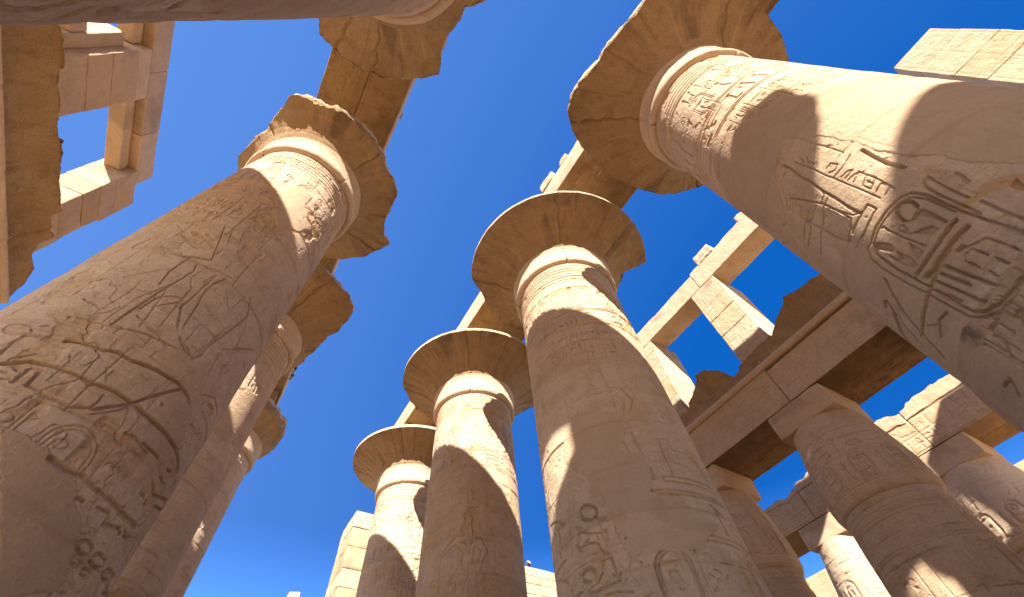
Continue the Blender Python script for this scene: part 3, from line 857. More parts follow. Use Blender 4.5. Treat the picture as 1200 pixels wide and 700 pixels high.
def make_shaft(name, loc, dr, res, zlow, seed, mat, parent, arc_deg=112, decorated=True, ztop=Z_NECK, radius=None, dp=0.036, plaster_amount=0.25, wear=1.0, lw=0.0):
    rnd = random.Random(seed)
    face = math.atan2(-loc[1], -loc[0])
    rf = 1.95 if radius is None else 1.5
    half = math.radians(arc_deg)
    R = Relief(-half * rf, half * rf, zlow, ztop, res)
    R.lw = max(R.lw, lw)
    U, Z = R.U, R.Z
    T = np.zeros(U.shape + (4,))
    T[..., 3] = 1
    trace = TRACE.get(name, [])
    ragU = U + 0.10 * fbm2(U * 2.2, Z * 2.2, seed + 3, 4)
    ragZ = Z + 0.10 * fbm2(U * 2.2, Z * 2.2, seed + 9, 4)
    conv = lambda L: np.array([(math.radians(L[i]) * rf, L[i + 1]) for i in range(0, len(L), 2)])
    patch = np.zeros_like(U)
    full = (slice(None), slice(None))
    for kind, w, d, L in trace:
        if kind[0] != 'p': continue
        P = conv(L)
        ins = R.inside(P, full, ragU, ragZ)
        if kind == 'pt': R.keep[ins] = np.minimum(R.keep[ins], 0.15 if name == 'D' else 0.4)
        elif kind in ('pp', 'pm'):
            patch[ins] = 1
            R.keep[ins] = 0
            T[ins, 0] = 0.6
            if kind == 'pm': T[ins, 2] = 0.12
        elif kind == 'po': T[ins, 1] = 0.75
        elif kind == 'pd': T[ins, 2] = np.clip(.32 + .5 * fbm2(U * 5, Z * 5, seed + 33, 4), 0, .7)[ins]
    # repairs in smooth mortar where the carving is lost
    n = fbm2(U * 0.55 + 7, Z * 0.42, seed + 21, 5)
    lost = np.clip((n - (0.34 - plaster_amount * 0.5)) * 14, 0, 1) * (R.keep > 0)
    lost *= np.clip((Z - zlow) * 2, 0, 1)
    R.keep *= 1 - lost
    T[..., 0] = np.maximum(T[..., 0], lost * 0.55)
    patch = np.maximum(patch, lost)
    if decorated: decorate(R, rnd, dp, ztop - 0.1, radius is not None)
    # worn surface: carving fades in places
    fade = np.clip(0.85 + 0.9 * fbm2(U * 0.8, Z * 0.6 + 40, seed + 5, 3), 0.3, 1.15)
    H = R.H * fade
    R.H = np.zeros_like(H)
    for kind, w, d, L in trace:
        if kind == 'g': R.groove(conv(L), max(w * 0.0066, res * 1.2), d * (0.013 if name == 'A' else 0.016))
        elif kind == 's': R.sunk(conv(L), min(d, 7) * 0.013)
    H = np.minimum(H, R.H)
    # drum joints
    z = 0.9
    while z < ztop - 0.3:
        o = rnd.uniform(-.006, .006)
        zz = Z + 0.012 * noise2(U * 1.5, Z * 0 + z, seed)
        jn = np.exp(-((zz - z) / max(0.018, res)) ** 2)
        T[..., 0] += .45 * np.exp(-((zz - z) / .05) ** 2) * np.clip(fbm2(U * 1.1, Z * 0 + z * 3, seed + 14, 3) * 3, 0, 1)
        chip = np.clip(fbm2(U * 1.4, Z * 0 + z * 5, seed + 13, 4) * 2.2 - .25, 0, 1)
        H -= (0.016 + 0.050 * chip) * jn * (1 - 0.8 * patch)
        hgt = rnd.uniform(0.95, 1.3)
        H += np.where((Z > z) & (Z < z + hgt), o, 0)
        T[..., 2] += np.where((Z > z) & (Z < z + hgt), rnd.choice([0, 0, .03, .06, .10]), 0)
        T[..., 1] += np.where((Z > z) & (Z < z + hgt), rnd.choice([0, 0, .06, .14]), 0) * (1 - patch)
        for _ in range(2):
            uj = rnd.uniform(R.u[0], R.u[-1])
            H -= 0.022 * np.exp(-((U - uj - .02 * noise2(Z * 3, Z * 0, seed + 2)) / max(.014, res)) ** 2) * ((Z > z) & (Z < z + hgt)) * (1 - 0.7 * patch)
        z += hgt
    # spalled stone
    e = fbm2(U * 1.1 + 30, Z * 0.9, seed + 61, 5)
    ex = np.clip((e - 0.31) * 12, 0, 1) * (1 - patch)
    T[..., 1] += .30 * ex
    T[..., 2] += .10 * np.clip((fbm2(U * .9, Z * 2.4, seed + 71, 5) - .18) * 5, 0, 1)
    H -= wear * ex * (0.026 + 0.022 * fbm2(U * 7, Z * 7, seed + 77, 3))
    # tooling and bedding lines
    bd = np.abs(noise2(U * 0.6, Z * 7 + .5 * noise2(U, Z, seed + 44), seed + 45))
    H -= 0.007 * np.clip(1 - bd / 0.10, 0, 1) * np.clip(fbm2(U * .9, Z * .8, seed + 46, 3) * 3, 0, 1) * (1 - .8 * patch)
    pt = fbm2(U * 6, Z * 6, seed + 47, 4)
    H -= 0.016 * np.clip((pt - .42) * 6, 0, 1) * (1 - .6 * patch)
    # cracks
    cr = np.abs(fbm2(U * 0.7, Z * 0.55, seed + 90, 5))
    H -= 0.035 * np.clip(1 - cr / 0.008, 0, 1) * np.clip(.3 + fbm2(U * .3, Z * .3, seed + 91, 2) * 4, 0, 1) * (1 - .7 * patch)
    # raised, ragged lip of the mortar
    H += 0.0035 * patch * fbm2(U * 5, Z * 9, seed + 48, 3) + patch * (0.012 + 0.004 * fbm2(U * 1.5, Z * 1.5, seed + 8, 3))
    H += 0.006 * fbm2(U * 2.2, Z * 2.2, seed + 4, 3) * (1 - .6 * patch) + 0.0028 * fbm2(U * 14, Z * 9, seed + 6, 3) * (1 - .6 * patch)
    rr = (shaft_r(R.z, dr) if radius is None else radius(R.z))[:, None] + H
    th = R.u / rf + face
    V = np.stack([rr * np.cos(th), rr * np.sin(th), Z], -1)
    # far side, coarse: same rows thinned
    nz, nu = U.shape
    Vs, Fs, Ts = [V.reshape(-1, 3)], [grid_faces(nz, nu, False)], [T.reshape(-1, 4)]
    off = nz * nu
    zb = np.unique(np.concatenate([np.linspace(zlow, ztop, 40), [ztop]]))
    tb = np.linspace(half, 2 * math.pi - half, 40) + face
    rb = (shaft_r(zb, dr) if radius is None else radius(zb))[:, None] - 0.012
    Bk = np.stack([rb * np.cos(tb), rb * np.sin(tb), np.broadcast_to(zb[:, None], (len(zb), len(tb)))], -1)
    Vs.append(Bk.reshape(-1, 3)); Fs.append(grid_faces(len(zb), 40, False) + off)
    Ts.append(np.tile([0, 0, 0, 1.], (Bk.shape[0] * Bk.shape[1], 1))); off += Bk.shape[0] * Bk.shape[1]
    if zlow > 0.05:                                         # plain foot below the visible part
        zf = np.linspace(0, zlow, 10)
        tf = np.linspace(0, 2 * math.pi, 97)[:-1]
        rf_ = (shaft_r(zf, dr) if radius is None else radius(zf))[:, None] - 0.006
        Ft = np.stack([rf_ * np.cos(tf), rf_ * np.sin(tf), np.broadcast_to(zf[:, None], (10, 96))], -1)
        Vs.append(Ft.reshape(-1, 3)); Fs.append(grid_faces(10, 96, True) + off)
        Ts.append(np.tile([0, 0, 0, 1.], (960, 1)))
    Ts[0] = np.clip(T, 0, 1).reshape(-1, 4)
    me = mesh_from("shaft", np.concatenate(Vs), np.concatenate(Fs), tint=np.concatenate(Ts))
    return link("shaft", me, mat, parent)

def make_bell(parent, dr, outline, seed, nth=420, Rd=3.98, rag=0.05):
    """flaring open-papyrus capital; outline = [(degrees, radius)] of the broken rim, None = whole"""
    prof = [(1.78, Z_NECK - .02), (1.98, Z_NECK - .01), (2.07, Z_NECK + .05), (2.11, Z_NECK + .14), (2.10, Z_NECK + .3), (2.07, Z_NECK + .5), (2.06, Z_NECK + .75), (2.08, 17.6), (2.15, 17.8), (2.28, 18.0),
            (2.46, 18.2), (2.70, 18.39), (2.97, 18.56), (3.24, 18.70), (3.50, 18.82), (3.74, 18.92), (3.93, 18.99), (4.0, 19.03), (4.0, 19.23), (3.94, 19.27), (3.0, 19.28), (1.5, 19.28), (0.01, 19.28)]
    P = np.array(prof)
    # resample finer
    seg = np.r_[0, np.cumsum(np.hypot(*np.diff(P, axis=0).T))]
    t = np.unique(np.concatenate([seg, np.arange(0, seg[19], 0.05)]))
    r0, z0 = np.interp(t, seg, P[:, 0]), np.interp(t, seg, P[:, 1])
    k = np.clip((r0 - 2.1) / 1.9, 0, 1)
    r0 = np.where(r0 <= 2.15, r0 + dr, r0 + dr * (1 - k) + k * (Rd - 4.0))
    th = np.linspace(0, 2 * math.pi, nth + 1)[:-1]
    deg = np.degrees(th)
    Rb = np.full(nth, 9.0)
    if outline:
        a = np.array([(x % 360, y) for x, y in outline])
        a = a[np.argsort(a[:, 0], kind='stable')]
        Rb = np.interp(deg, np.r_[a[-1, 0] - 360, a[:, 0], a[0, 0] + 360], np.r_[a[-1, 1], a[:, 1], a[0, 1]])
    rm = np.broadcast_to(r0[:, None], (len(t), nth)).copy()
    zm = np.broadcast_to(z0[:, None], (len(t), nth)).copy()
    cs, sn = np.cos(th), np.sin(th)
    p3 = np.stack([rm * cs, rm * sn, zm], -1) + seed * 5.1
    brk = Rb[None, :] + rag * (2.6 * np.round(fbm3(p3 * 1.1, seed, 3) * 5) / 5 + .7 * fbm3(p3 * 4, seed, 3))
    broken = rm > brk
    rm = np.where(broken, np.where(z0[:, None] > 19.26, np.minimum(rm, brk), brk), rm)
    # petals: shallow ribs and incised lines on the bell
    on = ((z0 > 17.9) & (z0 < 19.05) & (r0 > 2.1))[:, None] & ~broken
    rib = 0.010 * np.abs(np.sin(th * 22))[None, :] + 0.018 * np.exp(-(np.sin(th * 8) / 0.06) ** 2)[None, :]
    zm = zm + np.where(on, 3.0 * rib * np.clip(k * 3, 0, 1)[:, None], 0)
    # joints between the blocks of the capital
    rnd = random.Random(seed)
    for a0 in (rnd.uniform(0, 1.5), rnd.uniform(1.8, 3), rnd.uniform(3.3, 4.5), rnd.uniform(4.9, 6.0)):
        d = np.abs((th - a0 + 0.012 * np.sin(rm * 9 + a0) + math.pi) % (2 * math.pi) - math.pi) * rm
        zm = zm + np.where(on | (r0 < 2.2)[:, None], 0.10 * np.exp(-(d / 0.028) ** 2), 0)
    for zz in (Z_NECK + .36, Z_NECK + .62, Z_NECK + .85):
        rm -= np.where((r0 < 2.12)[:, None], 0.012 * np.exp(-((zm - zz) / 0.022) ** 2), 0)
    q = np.stack([rm * cs, rm * sn, zm], -1) + seed
    rough = np.where(broken, 0.13, 0.02)
    rm = rm + rough * fbm3(q * 2.6, seed + 3, 4) * np.clip(rm / 1.5, 0, 1)
    zm = zm + rough * 0.7 * fbm3(q * 2.1, seed + 7, 4)
    T = np.zeros(rm.shape + (4,))
    T[..., 3] = 1
    st = np.clip((fbm3(np.stack(np.broadcast_arrays(np.cos(th)[None] * 3.2, np.sin(th)[None] * 3.2, rm * .35), -1) + seed, seed + 11, 5) - 0.22) * 5, 0, 1)
    T[..., 2] = (0.42 * st + .22 * np.clip((rm - 3.2) / .8, 0, 1) * np.clip(fbm3(q * 1.3, seed + 19, 4) * 3 + .3, 0, 1)) * (r0 > 2.3)[:, None]
    # faded paint: upright leaves and stems between ochre bands
    lf = np.abs(((th * 24 / (2 * math.pi)) % 1) - .5)[None, :] * 2
    up = np.clip((rm - 2.2) / 1.75, 0, 1)
    leaf = (lf > up * .95 + .02) & (lf < up * .95 + .16)
    keepp = np.clip(fbm3(q * 1.1, seed + 15, 4) * 3 + .5, 0, 1)
    T[..., 1] = on * keepp * (0.34 * leaf + .28 * (np.abs(rm - 2.75) < .05) + .25 * (np.abs(rm - 3.6) < .06))
    T[..., 0] = on * keepp * .5 * ((lf < .12) & (up < .7))
    V = np.stack([rm * cs, rm * sn, zm], -1)
    me = mesh_from("capital", V.reshape(-1, 3), grid_faces(len(t), nth, True), tint=T.reshape(-1, 4))
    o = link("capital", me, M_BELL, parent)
    return o, r0, z0, len(t), nth

def split_bell(o, r0, z0, nt, nth):
    """the lower, vertical band of the capital is bare stone, the flaring bell keeps its old paint"""
    me = o.data
    me.materials.append(M_SHAFT)
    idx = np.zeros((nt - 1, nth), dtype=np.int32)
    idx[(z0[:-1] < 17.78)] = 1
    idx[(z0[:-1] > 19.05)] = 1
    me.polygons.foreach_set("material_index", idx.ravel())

def great_column(key, label, xy, dr, res, zlow, seed, outline, Rd, rag=.05, **kw):
    root = empty("papyrus_column", (xy[0], xy[1], 0), label, "column", "great open papyrus columns of the nave")
    make_shaft(key, xy, dr, res, zlow, seed, M_SHAFT, root, **kw)
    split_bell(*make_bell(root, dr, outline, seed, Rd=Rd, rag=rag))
    blocks("abacus", courses(-1.55, 1.55, -1.55, 1.55, 19.26, 21.0, .9, rnd=random.Random(seed)), M_BEAM, root, res=.2, seed=seed)
    V = []
    blocks("base", [(-2.6, 2.6, -2.6, 2.6, -.3, .35)], M_PALE, root, res=.2, edge=.3, rough=.03, seed=seed, warp=lambda p: np.column_stack([p[:, 0] * np.minimum(1, 2.6 / np.maximum(np.hypot(p[:, 0], p[:, 1]), .1)), p[:, 1] * np.minimum(1, 2.6 / np.maximum(np.hypot(p[:, 0], p[:, 1]), .1)), p[:, 2]]))
    return root
# ------------------------------------------------------------------ ground
def make_ground():
    n = 160
    t = np.linspace(-1, 1, n)
    g = np.sign(t) * np.abs(t) ** 3 * 900
    X, Y = np.meshgrid(g, g)
    p = np.stack([X, Y, 0 * X], -1)
    Zg = 0.05 * fbm3(p * 0.25, 5, 4) * np.clip(np.hypot(X, Y) / 30, 0.2, 1) - 0.03
    V = np.stack([X, Y + 0 * X, Zg], -1).reshape(-1, 3)
    F = grid_faces(n, n, False)
    o = link("ground", mesh_from("ground", V, F), M_SAND)
    tag(o, kind='structure')
make_ground()

# ------------------------------------------------------------------ nave columns
COLS = {}
great_column('D', "great column at right with deep cut cartouches and a broken flat sided capital", (8.167, -1.497), -0.092, 0.0105, 2.6, 11,
    [(-151, 3.96), (-163, 3.76), (174, 3.82), (153, 4.41), (147, 4.47), (138, 4.33), (121, 3.93), (91, 3.53), (64, 3.55), (34, 3.56), (0, 3.7), (-55, 3.89), (-74, 3.71), (-87, 3.71), (-120, 3.9)], 4.5, plaster_amount=0.05, rag=.022)
great_column('B', "tall column in the middle with a wide round capital and mortar patch on its shaft", (8.278, 7.353), 0.11, 0.014, 3.0, 12,
    [(157, 9), (-41, 9), (-38, 4.3), (-37, 2.9), (-20, 2.75), (30, 2.9), (80, 3.3), (100, 3.66), (107, 3.66), (130, 3.76), (150, 4.15)], 4.22, plaster_amount=-.1, lw=.02, dp=.045)
great_column('C', "middle column of the descending row, capital behind the central shaft", (8.133, 15.790), 0.033, 0.022, 3.0, 13,
    [(160, 9), (-60, 9), (-40, 9), (0, 3.5), (13, 3.15), (60, 3.4), (108, 3.57), (132, 3.81), (150, 4.0)], 4.06, plaster_amount=0, lw=.028, dp=.055)
COLS['E'] = great_column('E', "farthest column of the descending row, beside the far gateway wall", (8.091, 24.186), 0.031, 0.03, 3.0, 14, None, 4.0, plaster_amount=0, lw=.035, dp=.06)
great_column('A0', "shaded column across the top left corner, only its underside showing", (-3.095, -0.631), 0.04, 0.022, 2.0, 15,
    [(118, 3.65), (113, 4.06), (107, 3.95), (103, 4.1), (80, 4.0), (52, 3.84), (48, 3.84), (42, 3.16), (35, 2.87), (25, 2.65), (12, 2.5), (0, 2.94), (-30, 3.3), (-90, 3.5), (-120, 2.6), (-150, 2.35), (160, 2.35), (128, 2.4), (121, 3.3)], 4.12, plaster_amount=0.15, arc_deg=150)  # unseen far side of the rim cut back so sun reaches column A
great_column('A', "massive left column with broken ragged capital and carved king on its shaft", (-3.209, 8.286), -0.114, 0.0105, 2.2, 16,
    [(-170, 2.6), (-148, 2.36), (-134, 2.78), (-126, 3.1), (-122, 3.3), (-112, 3.23), (-103, 3.12), (-85, 3.15), (-60, 3.05), (-43, 2.97), (-19, 3.3), (-8, 3.1), (1, 3.1), (10, 3.25), (17, 3.45), (19, 3.89), (31, 3.79), (44, 3.7), (57, 3.59), (90, 3.6), (140, 3.2)], 4.0, plaster_amount=0.1, arc_deg=118)
great_column('A2', "second left column, partly hidden behind the massive carved shaft", (-3.275, 16.468), -0.023, 0.022, 3.0, 17,
    [(-120, 4.3), (-60, 4.45), (-36, 4.41), (-33, 4.3), (-16, 3.16), (0, 2.75), (18, 2.53), (38, 2.81), (90, 3.4), (170, 3.9)], 4.5, plaster_amount=0.05, arc_deg=120, lw=.026, dp=.05)
COLS['A3'] = great_column('A3', "third left column, a narrow lit strip with broken capital against the sky", (-3.149, 25.1), 0.008, 0.032, 3.0, 18,
    [(-90, 3.3), (-38, 2.93), (-30, 3.05), (10, 2.68), (23, 2.63), (90, 3.0), (180, 3.2)], 4.0, plaster_amount=0.1, arc_deg=120)

# ------------------------------------------------------------------ architraves over the nave columns
def architrave(label, x0, x1, y0, y1, z0, z1, seed, mat=None, group=None, parts=2, name="architrave_beam", rough=0.014, chip=0.08, soffit=None, carved=0, under=False):
    root = empty(name, ((x0 + x1) / 2, (y0 + y1) / 2, z0), label, "beam", group)
    w = (x1 - x0) / parts
    rnd = random.Random(seed)
    for k in range(parts):
        dz = rnd.uniform(-.10, .06)
        b = (x0 + k * w + .012, x0 + (k + 1) * w - .012, y0 + .012, y1 - .012, z0 + rnd.uniform(0, .02), z1 + dz)
        kw = dict(res=.16)
        if carved and k == 0:                               # two lines of large writing on the face to the nave
            R = Relief(y0, y1, z0, z1, .02)
            h = (z1 - z0 - .3) / 2
            for z in (z0 + .08, z0 + .15 + h, z1 - .1):
                R.groove([(y0, z), (y1, z)], .026, .016)
            text_row(R, y0 + .1, y1 - .1, z0 + .12, h * .93, rnd, .022)
            text_row(R, y0 + .1, y1 - .1, z0 + .18 + h, h * .93, rnd, .022)
            kw = dict(res=(.25, .022, .022), carve=(R, 0, carved))
        elif under:
            R = Relief(y0, y1, b[0], b[1], .035)
            for x in (b[0] + .16, b[0] + .24, b[1] - .24, b[1] - .16):
                R.groove([(y0, x), (y1, x)], .05, .03)
            text_row(R, y0 + .1, y1 - .1, b[0] + .32, w - .64, rnd, .035)
            kw = dict(res=(.035, .035, .2), carve=(R, 2, -1))
        blocks("stone_block", [b], mat or M_BEAM, root, origin=root.location, rough=rough, chip=chip, seed=seed + k, soffit=soffit, **kw)
    return root
RB = [(-10.0, -1.50), (-1.50, 7.35), (7.35, 15.79), (15.79, 25.6)]
LB = ["stone beam above the right hand capital, running out of the top of the frame", "stone beam bridging the flat sided capital and the round capital of the middle column",
      "stone beam from the middle column back to the next capital", "stone beam ending over the farthest capital of the descending row"]
for k, ((a, b), l) in enumerate(zip(RB, LB)):
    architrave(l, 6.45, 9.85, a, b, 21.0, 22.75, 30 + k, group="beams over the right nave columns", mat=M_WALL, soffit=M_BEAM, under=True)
RA = [(-10.0, -0.63), (-0.63, 8.29), (8.29, 16.47), (16.47, 25.9)]
LA = ["stone beam over the top left shaded column", "brown stone beam between the two broken capitals at upper left", "beam from the ragged left capital to the one behind it", "far left beam seen edge on above the third left column"]
for k, ((a, b), l) in enumerate(zip(RA, LA)):
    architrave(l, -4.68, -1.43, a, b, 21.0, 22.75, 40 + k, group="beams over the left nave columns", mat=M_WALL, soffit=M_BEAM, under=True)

# unseen nave columns and beams behind the viewer, added and placed for their shadows
def copy_tree(o, parent=None):
    c = o.copy()
    COL.objects.link(c)
    if parent: c.parent = parent
    for ch in o.children: copy_tree(ch, c)
    return c
for (x, y, l) in ((-3.1, -10.9, "unseen left nave column behind the viewpoint, added for its shadow"), (-3.1, -20.6, "second unseen left nave column behind the viewpoint, added for its shadow"),
                  (8.15, -10.1, "unseen right nave column behind the viewpoint, added for its shadow"), (8.15, -18.7, "second unseen right nave column behind the viewpoint, added for its shadow")):
    c = copy_tree(COLS['A3'] if y == -10.9 else COLS['E'])
    c.location = (x, y, 0)
    c["label"] = l
architrave("unseen left nave beam behind the viewpoint, length set for its shadow", -4.68, -1.43, -11.4, -10.0, 21.0, 22.75, 38, group="beams over the left nave columns", mat=M_WALL)
architrave("unseen right nave beam behind the viewpoint, added for its shadow", 6.45, 9.85, -20.5, -10.0, 21.0, 22.75, 39, group="beams over the right nave columns", mat=M_WALL)

# ------------------------------------------------------------------ closed-bud columns of the aisles
def bud_radius(z):
    return np.interp(z, [0, .5, 1.5, 3, 5, 6.5, 7.6, 8.3, 8.42], [1.45, 1.6, 1.68, 1.66, 1.62, 1.57, 1.50, 1.44, 1.43])
def bud_column(key, label, xy, seed, res, zab=11.4, ztop=12.35, aw=1.17, parts_full=True, ds=0.0):
    root = empty("bud_column", (xy[0], xy[1], 0), label, "column", "closed bud columns of the side aisle")
    make_shaft(key, xy, 0, res, 2.5, seed, M_SHAFT, root, ztop=8.42, radius=lambda z: bud_radius(z) + ds, dp=0.025, plaster_amount=0.15)
    # bud: relief-carved drum swelling above the neck and closing towards the abacus
    face = math.atan2(-xy[1], -xy[0])
    half = math.radians(120)
    R = Relief(-half * 1.45, half * 1.45, 8.40, zab, max(res, .016))
    R.lw = max(R.lw, .022)
    rnd = random.Random(seed + 5)
    R.groove([(R.u[0], 9.75), (R.u[-1], 9.75)], .03, .02)
    R.groove([(R.u[0], 8.75), (R.u[-1], 8.75)], .03, .02)
    R.groove([(R.u[0], 10.6), (R.u[-1], 10.6)], .03, .02)
    u = R.u[0]
    while u < R.u[-1]:
        cartouche(R, u, 8.85, .45, .85, rnd, .04)
        sign(R, 'cobra', u + .52, 8.85, .36, .7, .04)
        u += .98
    text_row(R, R.u[0], R.u[-1], 9.85, .62, rnd, .035)
    prof = lambda z: np.interp(z, [8.40, 8.44, 8.52, 8.68, 8.95, 9.4, 10.0, 10.7, 11.2, 11.45], [1.36, 1.44, 1.52, 1.57, 1.585, 1.56, 1.48, 1.36, 1.26, 1.22]) + ds
    H = R.H + .007 * fbm2(R.U * 2.3, R.Z * 2.3, seed, 4) - .02 * np.clip((fbm2(R.U, R.Z, seed + 3, 4) - .3) * 6, 0, 1)
    th = R.u / 1.45 + face
    rr = prof(R.z)[:, None] + H
    V = np.stack([rr * np.cos(th), rr * np.sin(th), R.Z], -1)
    tb = np.linspace(half, 2 * math.pi - half, 40) + face
    rb = prof(R.z)[:, None] + 0 * tb
    B = np.stack([rb * np.cos(tb), rb * np.sin(tb), np.broadcast_to(R.z[:, None], rb.shape)], -1)
    F = np.concatenate([grid_faces(len(R.z), len(R.u), False), grid_faces(len(R.z), 40, False) + V.shape[0] * V.shape[1]])
    link("bud_capital", mesh_from("bud_capital", np.concatenate([V.reshape(-1, 3), B.reshape(-1, 3)]), F), M_SHAFT, root)
    blocks("abacus", [(-aw, aw, -aw, aw, zab, ztop)], M_WALL, root, res=.12, edge=.03, rough=.015, chip=.05, seed=seed)
    return root
bud_column('F', "bud column at lower right with a sunlit spot on its carved capital", (17.2, 4.95), 21, 0.016)
bud_column('G', "shaded bud column just right of the middle shaft, under the dark architrave", (17.25, 10.3), 22, 0.022)
bud_column('F0', "bud column behind the big cartouche shaft at the right edge", (17.25, -0.5), 23, 0.05)
bud_column('H', "small sunlit bud column standing behind in the second aisle row", (25.2, 10.05), 24, 0.03)
bud_column('J', "half shaded bud column at the right edge, second aisle row", (25.2, 3.95), 25, 0.03)

# ------------------------------------------------------------------ right aisle: architraves, cornice, clerestory
GA = "architraves of the right aisle"
for k, (a, b, l) in enumerate([(-6.2, -0.5, "aisle architrave hidden behind the right hand shaft"), (-0.5, 4.95, "carved aisle architrave meeting the right hand shaft, painted dark soffit"),
                               (4.95, 10.3, "aisle architrave left of the bud capital, over a patch of sky"), (10.3, 16.5, "end of the aisle architrave behind the middle column")]):
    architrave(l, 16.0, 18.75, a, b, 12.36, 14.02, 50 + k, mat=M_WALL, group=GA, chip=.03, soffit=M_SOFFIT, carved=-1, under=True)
for k, (a, b, l, zt) in enumerate([(-3.0, 3.95, "second row architrave, sunlit with a ragged top at right edge", 14.4), (3.95, 10.05, "second row architrave half in shadow behind the bud column", 14.3), (10.05, 16.0, "second row architrave under the small patch of sky", 14.0)]):
    z0 = 12.36
    rag = lambda p, zt=zt: np.column_stack([p[:, 0], p[:, 1], np.where(p[:, 2] > zt - .5, p[:, 2] + .38 * fbm3(np.column_stack([p[:, 0] * .3, p[:, 1] * 1.2, 0 * p[:, 0]]), 77, 5), p[:, 2])])
    root = empty("architrave_beam", (25.2, (a + b) / 2, z0), l, "beam", "architraves of the second aisle row")
    R = Relief(a, b, z0, 13.75, .03)
    text_row(R, a + .1, b - .1, z0 + .15, .5, random.Random(k), .03)
    text_row(R, a + .1, b - .1, z0 + .8, .5, random.Random(k + 9), .03)
    for z in (z0 + .08, z0 + .72, z0 + 1.34): R.groove([(a, z), (b, z)], .04, .025)
    blocks("stone_block", [(24.0, 25.2, a + .015, b - .015, z0, 13.75), (25.22, 26.5, a + .015, b - .015, z0, 13.7)], M_WALL, root, origin=root.location, res=(.25, .03, .03), carve=(R, 0, -1), chip=.03, seed=60 + k, soffit=M_SOFFIT)
    blocks("roof_slab", [(23.97, 25.5, a + .02, (a + b) / 2 + .6, 13.78, zt), (23.99, 25.45, (a + b) / 2 + .63, b - .02, 13.78, zt - .12)], M_WALL, root, warp=lambda p: rag(p) - np.array(root.location), res=.09, edge=.03, rough=.03, chip=.12, seed=64 + k)
# third row, deep in the aisle
for k, (a, b, l) in enumerate([(-4.0, 5.0, "deep aisle architrave at the right edge"), (5.0, 16.5, "deep aisle architrave glimpsed behind the second row")]):
    architrave(l, 31.0, 33.4, a, b, 11.2, 13.2, 70 + k, mat=M_WALL, group="architraves of the third aisle row", soffit=M_SOFFIT)
for k, (y, l) in enumerate([(5.0, "far bud column in the third aisle row, nearer the frame edge"), (13.0, "far bud column in the third aisle row, left")]):
    bud_column('K', l, (32.2, y), 80 + k, 0.06, zab=10.3, ztop=11.2)

# cavetto cornice: a roll moulding and a concave flare, its top broken away
def cornice(label, xf, side, y0, y1, tops, seed, zr=14.05, parent_kw=None, zt_max=15.9, jag=1.0, depth=1.6):
    root = empty("cavetto_cornice", (xf, (y0 + y1) / 2, zr), label, "cornice")
    ys = np.arange(y0, y1 + .03, .06)
    ta = np.array(tops)
    zt = np.interp(ys, ta[:, 0], ta[:, 1])
    yy = np.column_stack([ys, 0 * ys, 0 * ys])
    zt = zt + jag * (.16 * np.round(fbm3(yy * 1.1, seed, 3) * 4) / 4 + .05 * fbm3(yy * 3, seed, 3) + .09 * np.sign(fbm3(yy * .9, seed + 4, 2)))
    s = np.linspace(0, 1, 36)
    zc = zr + .20 + (zt_max - zr - .2) * s                     # height up the flare
    xo = 0.02 + 0.60 * s ** 2.2 + 0.10 * (s > .84)                               # overhang towards the nave
    nv = len(s)
    rows = []
    for i, y in enumerate(ys):
        z = np.minimum(zc, zt[i])
        x = np.interp(z, zc, xo)
        dd = np.linspace(0, 1, 12)
        xb = x[-1] + (-depth - x[-1]) * dd
        zb = np.full(12, zt[i]) + .10 * fbm3(np.column_stack([xb, np.full(12, y), np.full(12, 3.)]) * 1.5, seed + 8, 3)
        rows.append(np.concatenate([np.column_stack([x, np.full(nv, y), z]), np.column_stack([xb, np.full(12, y), zb]), [[-depth, y, zr + .01], [0.0, y, zr + .01]]]))
    V = np.array(rows)
    W = V.reshape(-1, 3)
    q = W * np.array([1.0, 1.0, 1.0]) + seed
    ragged = np.clip((W[:, 2] - zr - .5) / 1.0, 0.25, 1)
    W = W + np.stack([fbm3(q * 1.6, seed + 20 + k, 5) for k in range(3)], -1) * np.array([.07, .03, .04]) * ragged[:, None]
    # vertical leaf pattern of the flare
    W[:, 0] -= .014 * (np.abs(np.sin(W[:, 1] * 5.0)) < .22) * (W[:, 2] > zr + .25)
    j = np.abs(((W[:, 1] + 90) / 2.6) % 1 - .5) * 2.6
    W[:, 0] -= .045 * np.exp(-(j / .035) ** 2)
    W = W * np.array([side, 1, 1]) + np.array([xf, 0, 0]) - np.array(root.location)
    m = V.shape[1]
    F = grid_faces(len(ys), m, True)
    if side > 0: F = F[:, ::-1]
    # end caps as fans
    F3 = []
    for base in (0, (len(ys) - 1) * m):
        c = base + m - 1
        for k in range(m - 2): F3.append((c, base + k, base + k + 1))
    link("flare", mesh_from("flare", W, F, np.array(F3)), M_CORN, root)
    # the roll below it
    a = np.linspace(0, 2 * math.pi, 20, endpoint=False)
    yr = np.arange(y0, y1, .1)
    jn = .02 * np.exp(-((((yr + 90) / 2.6) % 1 - .5) * 2.6 / .04) ** 2)
    Rr = .15 - jn[:, None] + .012 * fbm3(np.stack(np.broadcast_arrays(np.cos(a)[None], yr[:, None], np.sin(a)[None]), -1) * 1.5, seed + 50, 3)
    Vr = np.stack([.03 + Rr * np.cos(a), yr[:, None] + 0 * Rr, zr + .15 + Rr * np.sin(a)], -1)
    Vr = Vr.reshape(-1, 3) * np.array([side, 1, 1]) + np.array([xf, 0, 0]) - np.array(root.location)
    Fr = grid_faces(len(yr), 20, True)
    link("roll_moulding", mesh_from("roll_moulding", Vr, Fr if side < 0 else Fr[:, ::-1]), M_WALL, root)
    return root
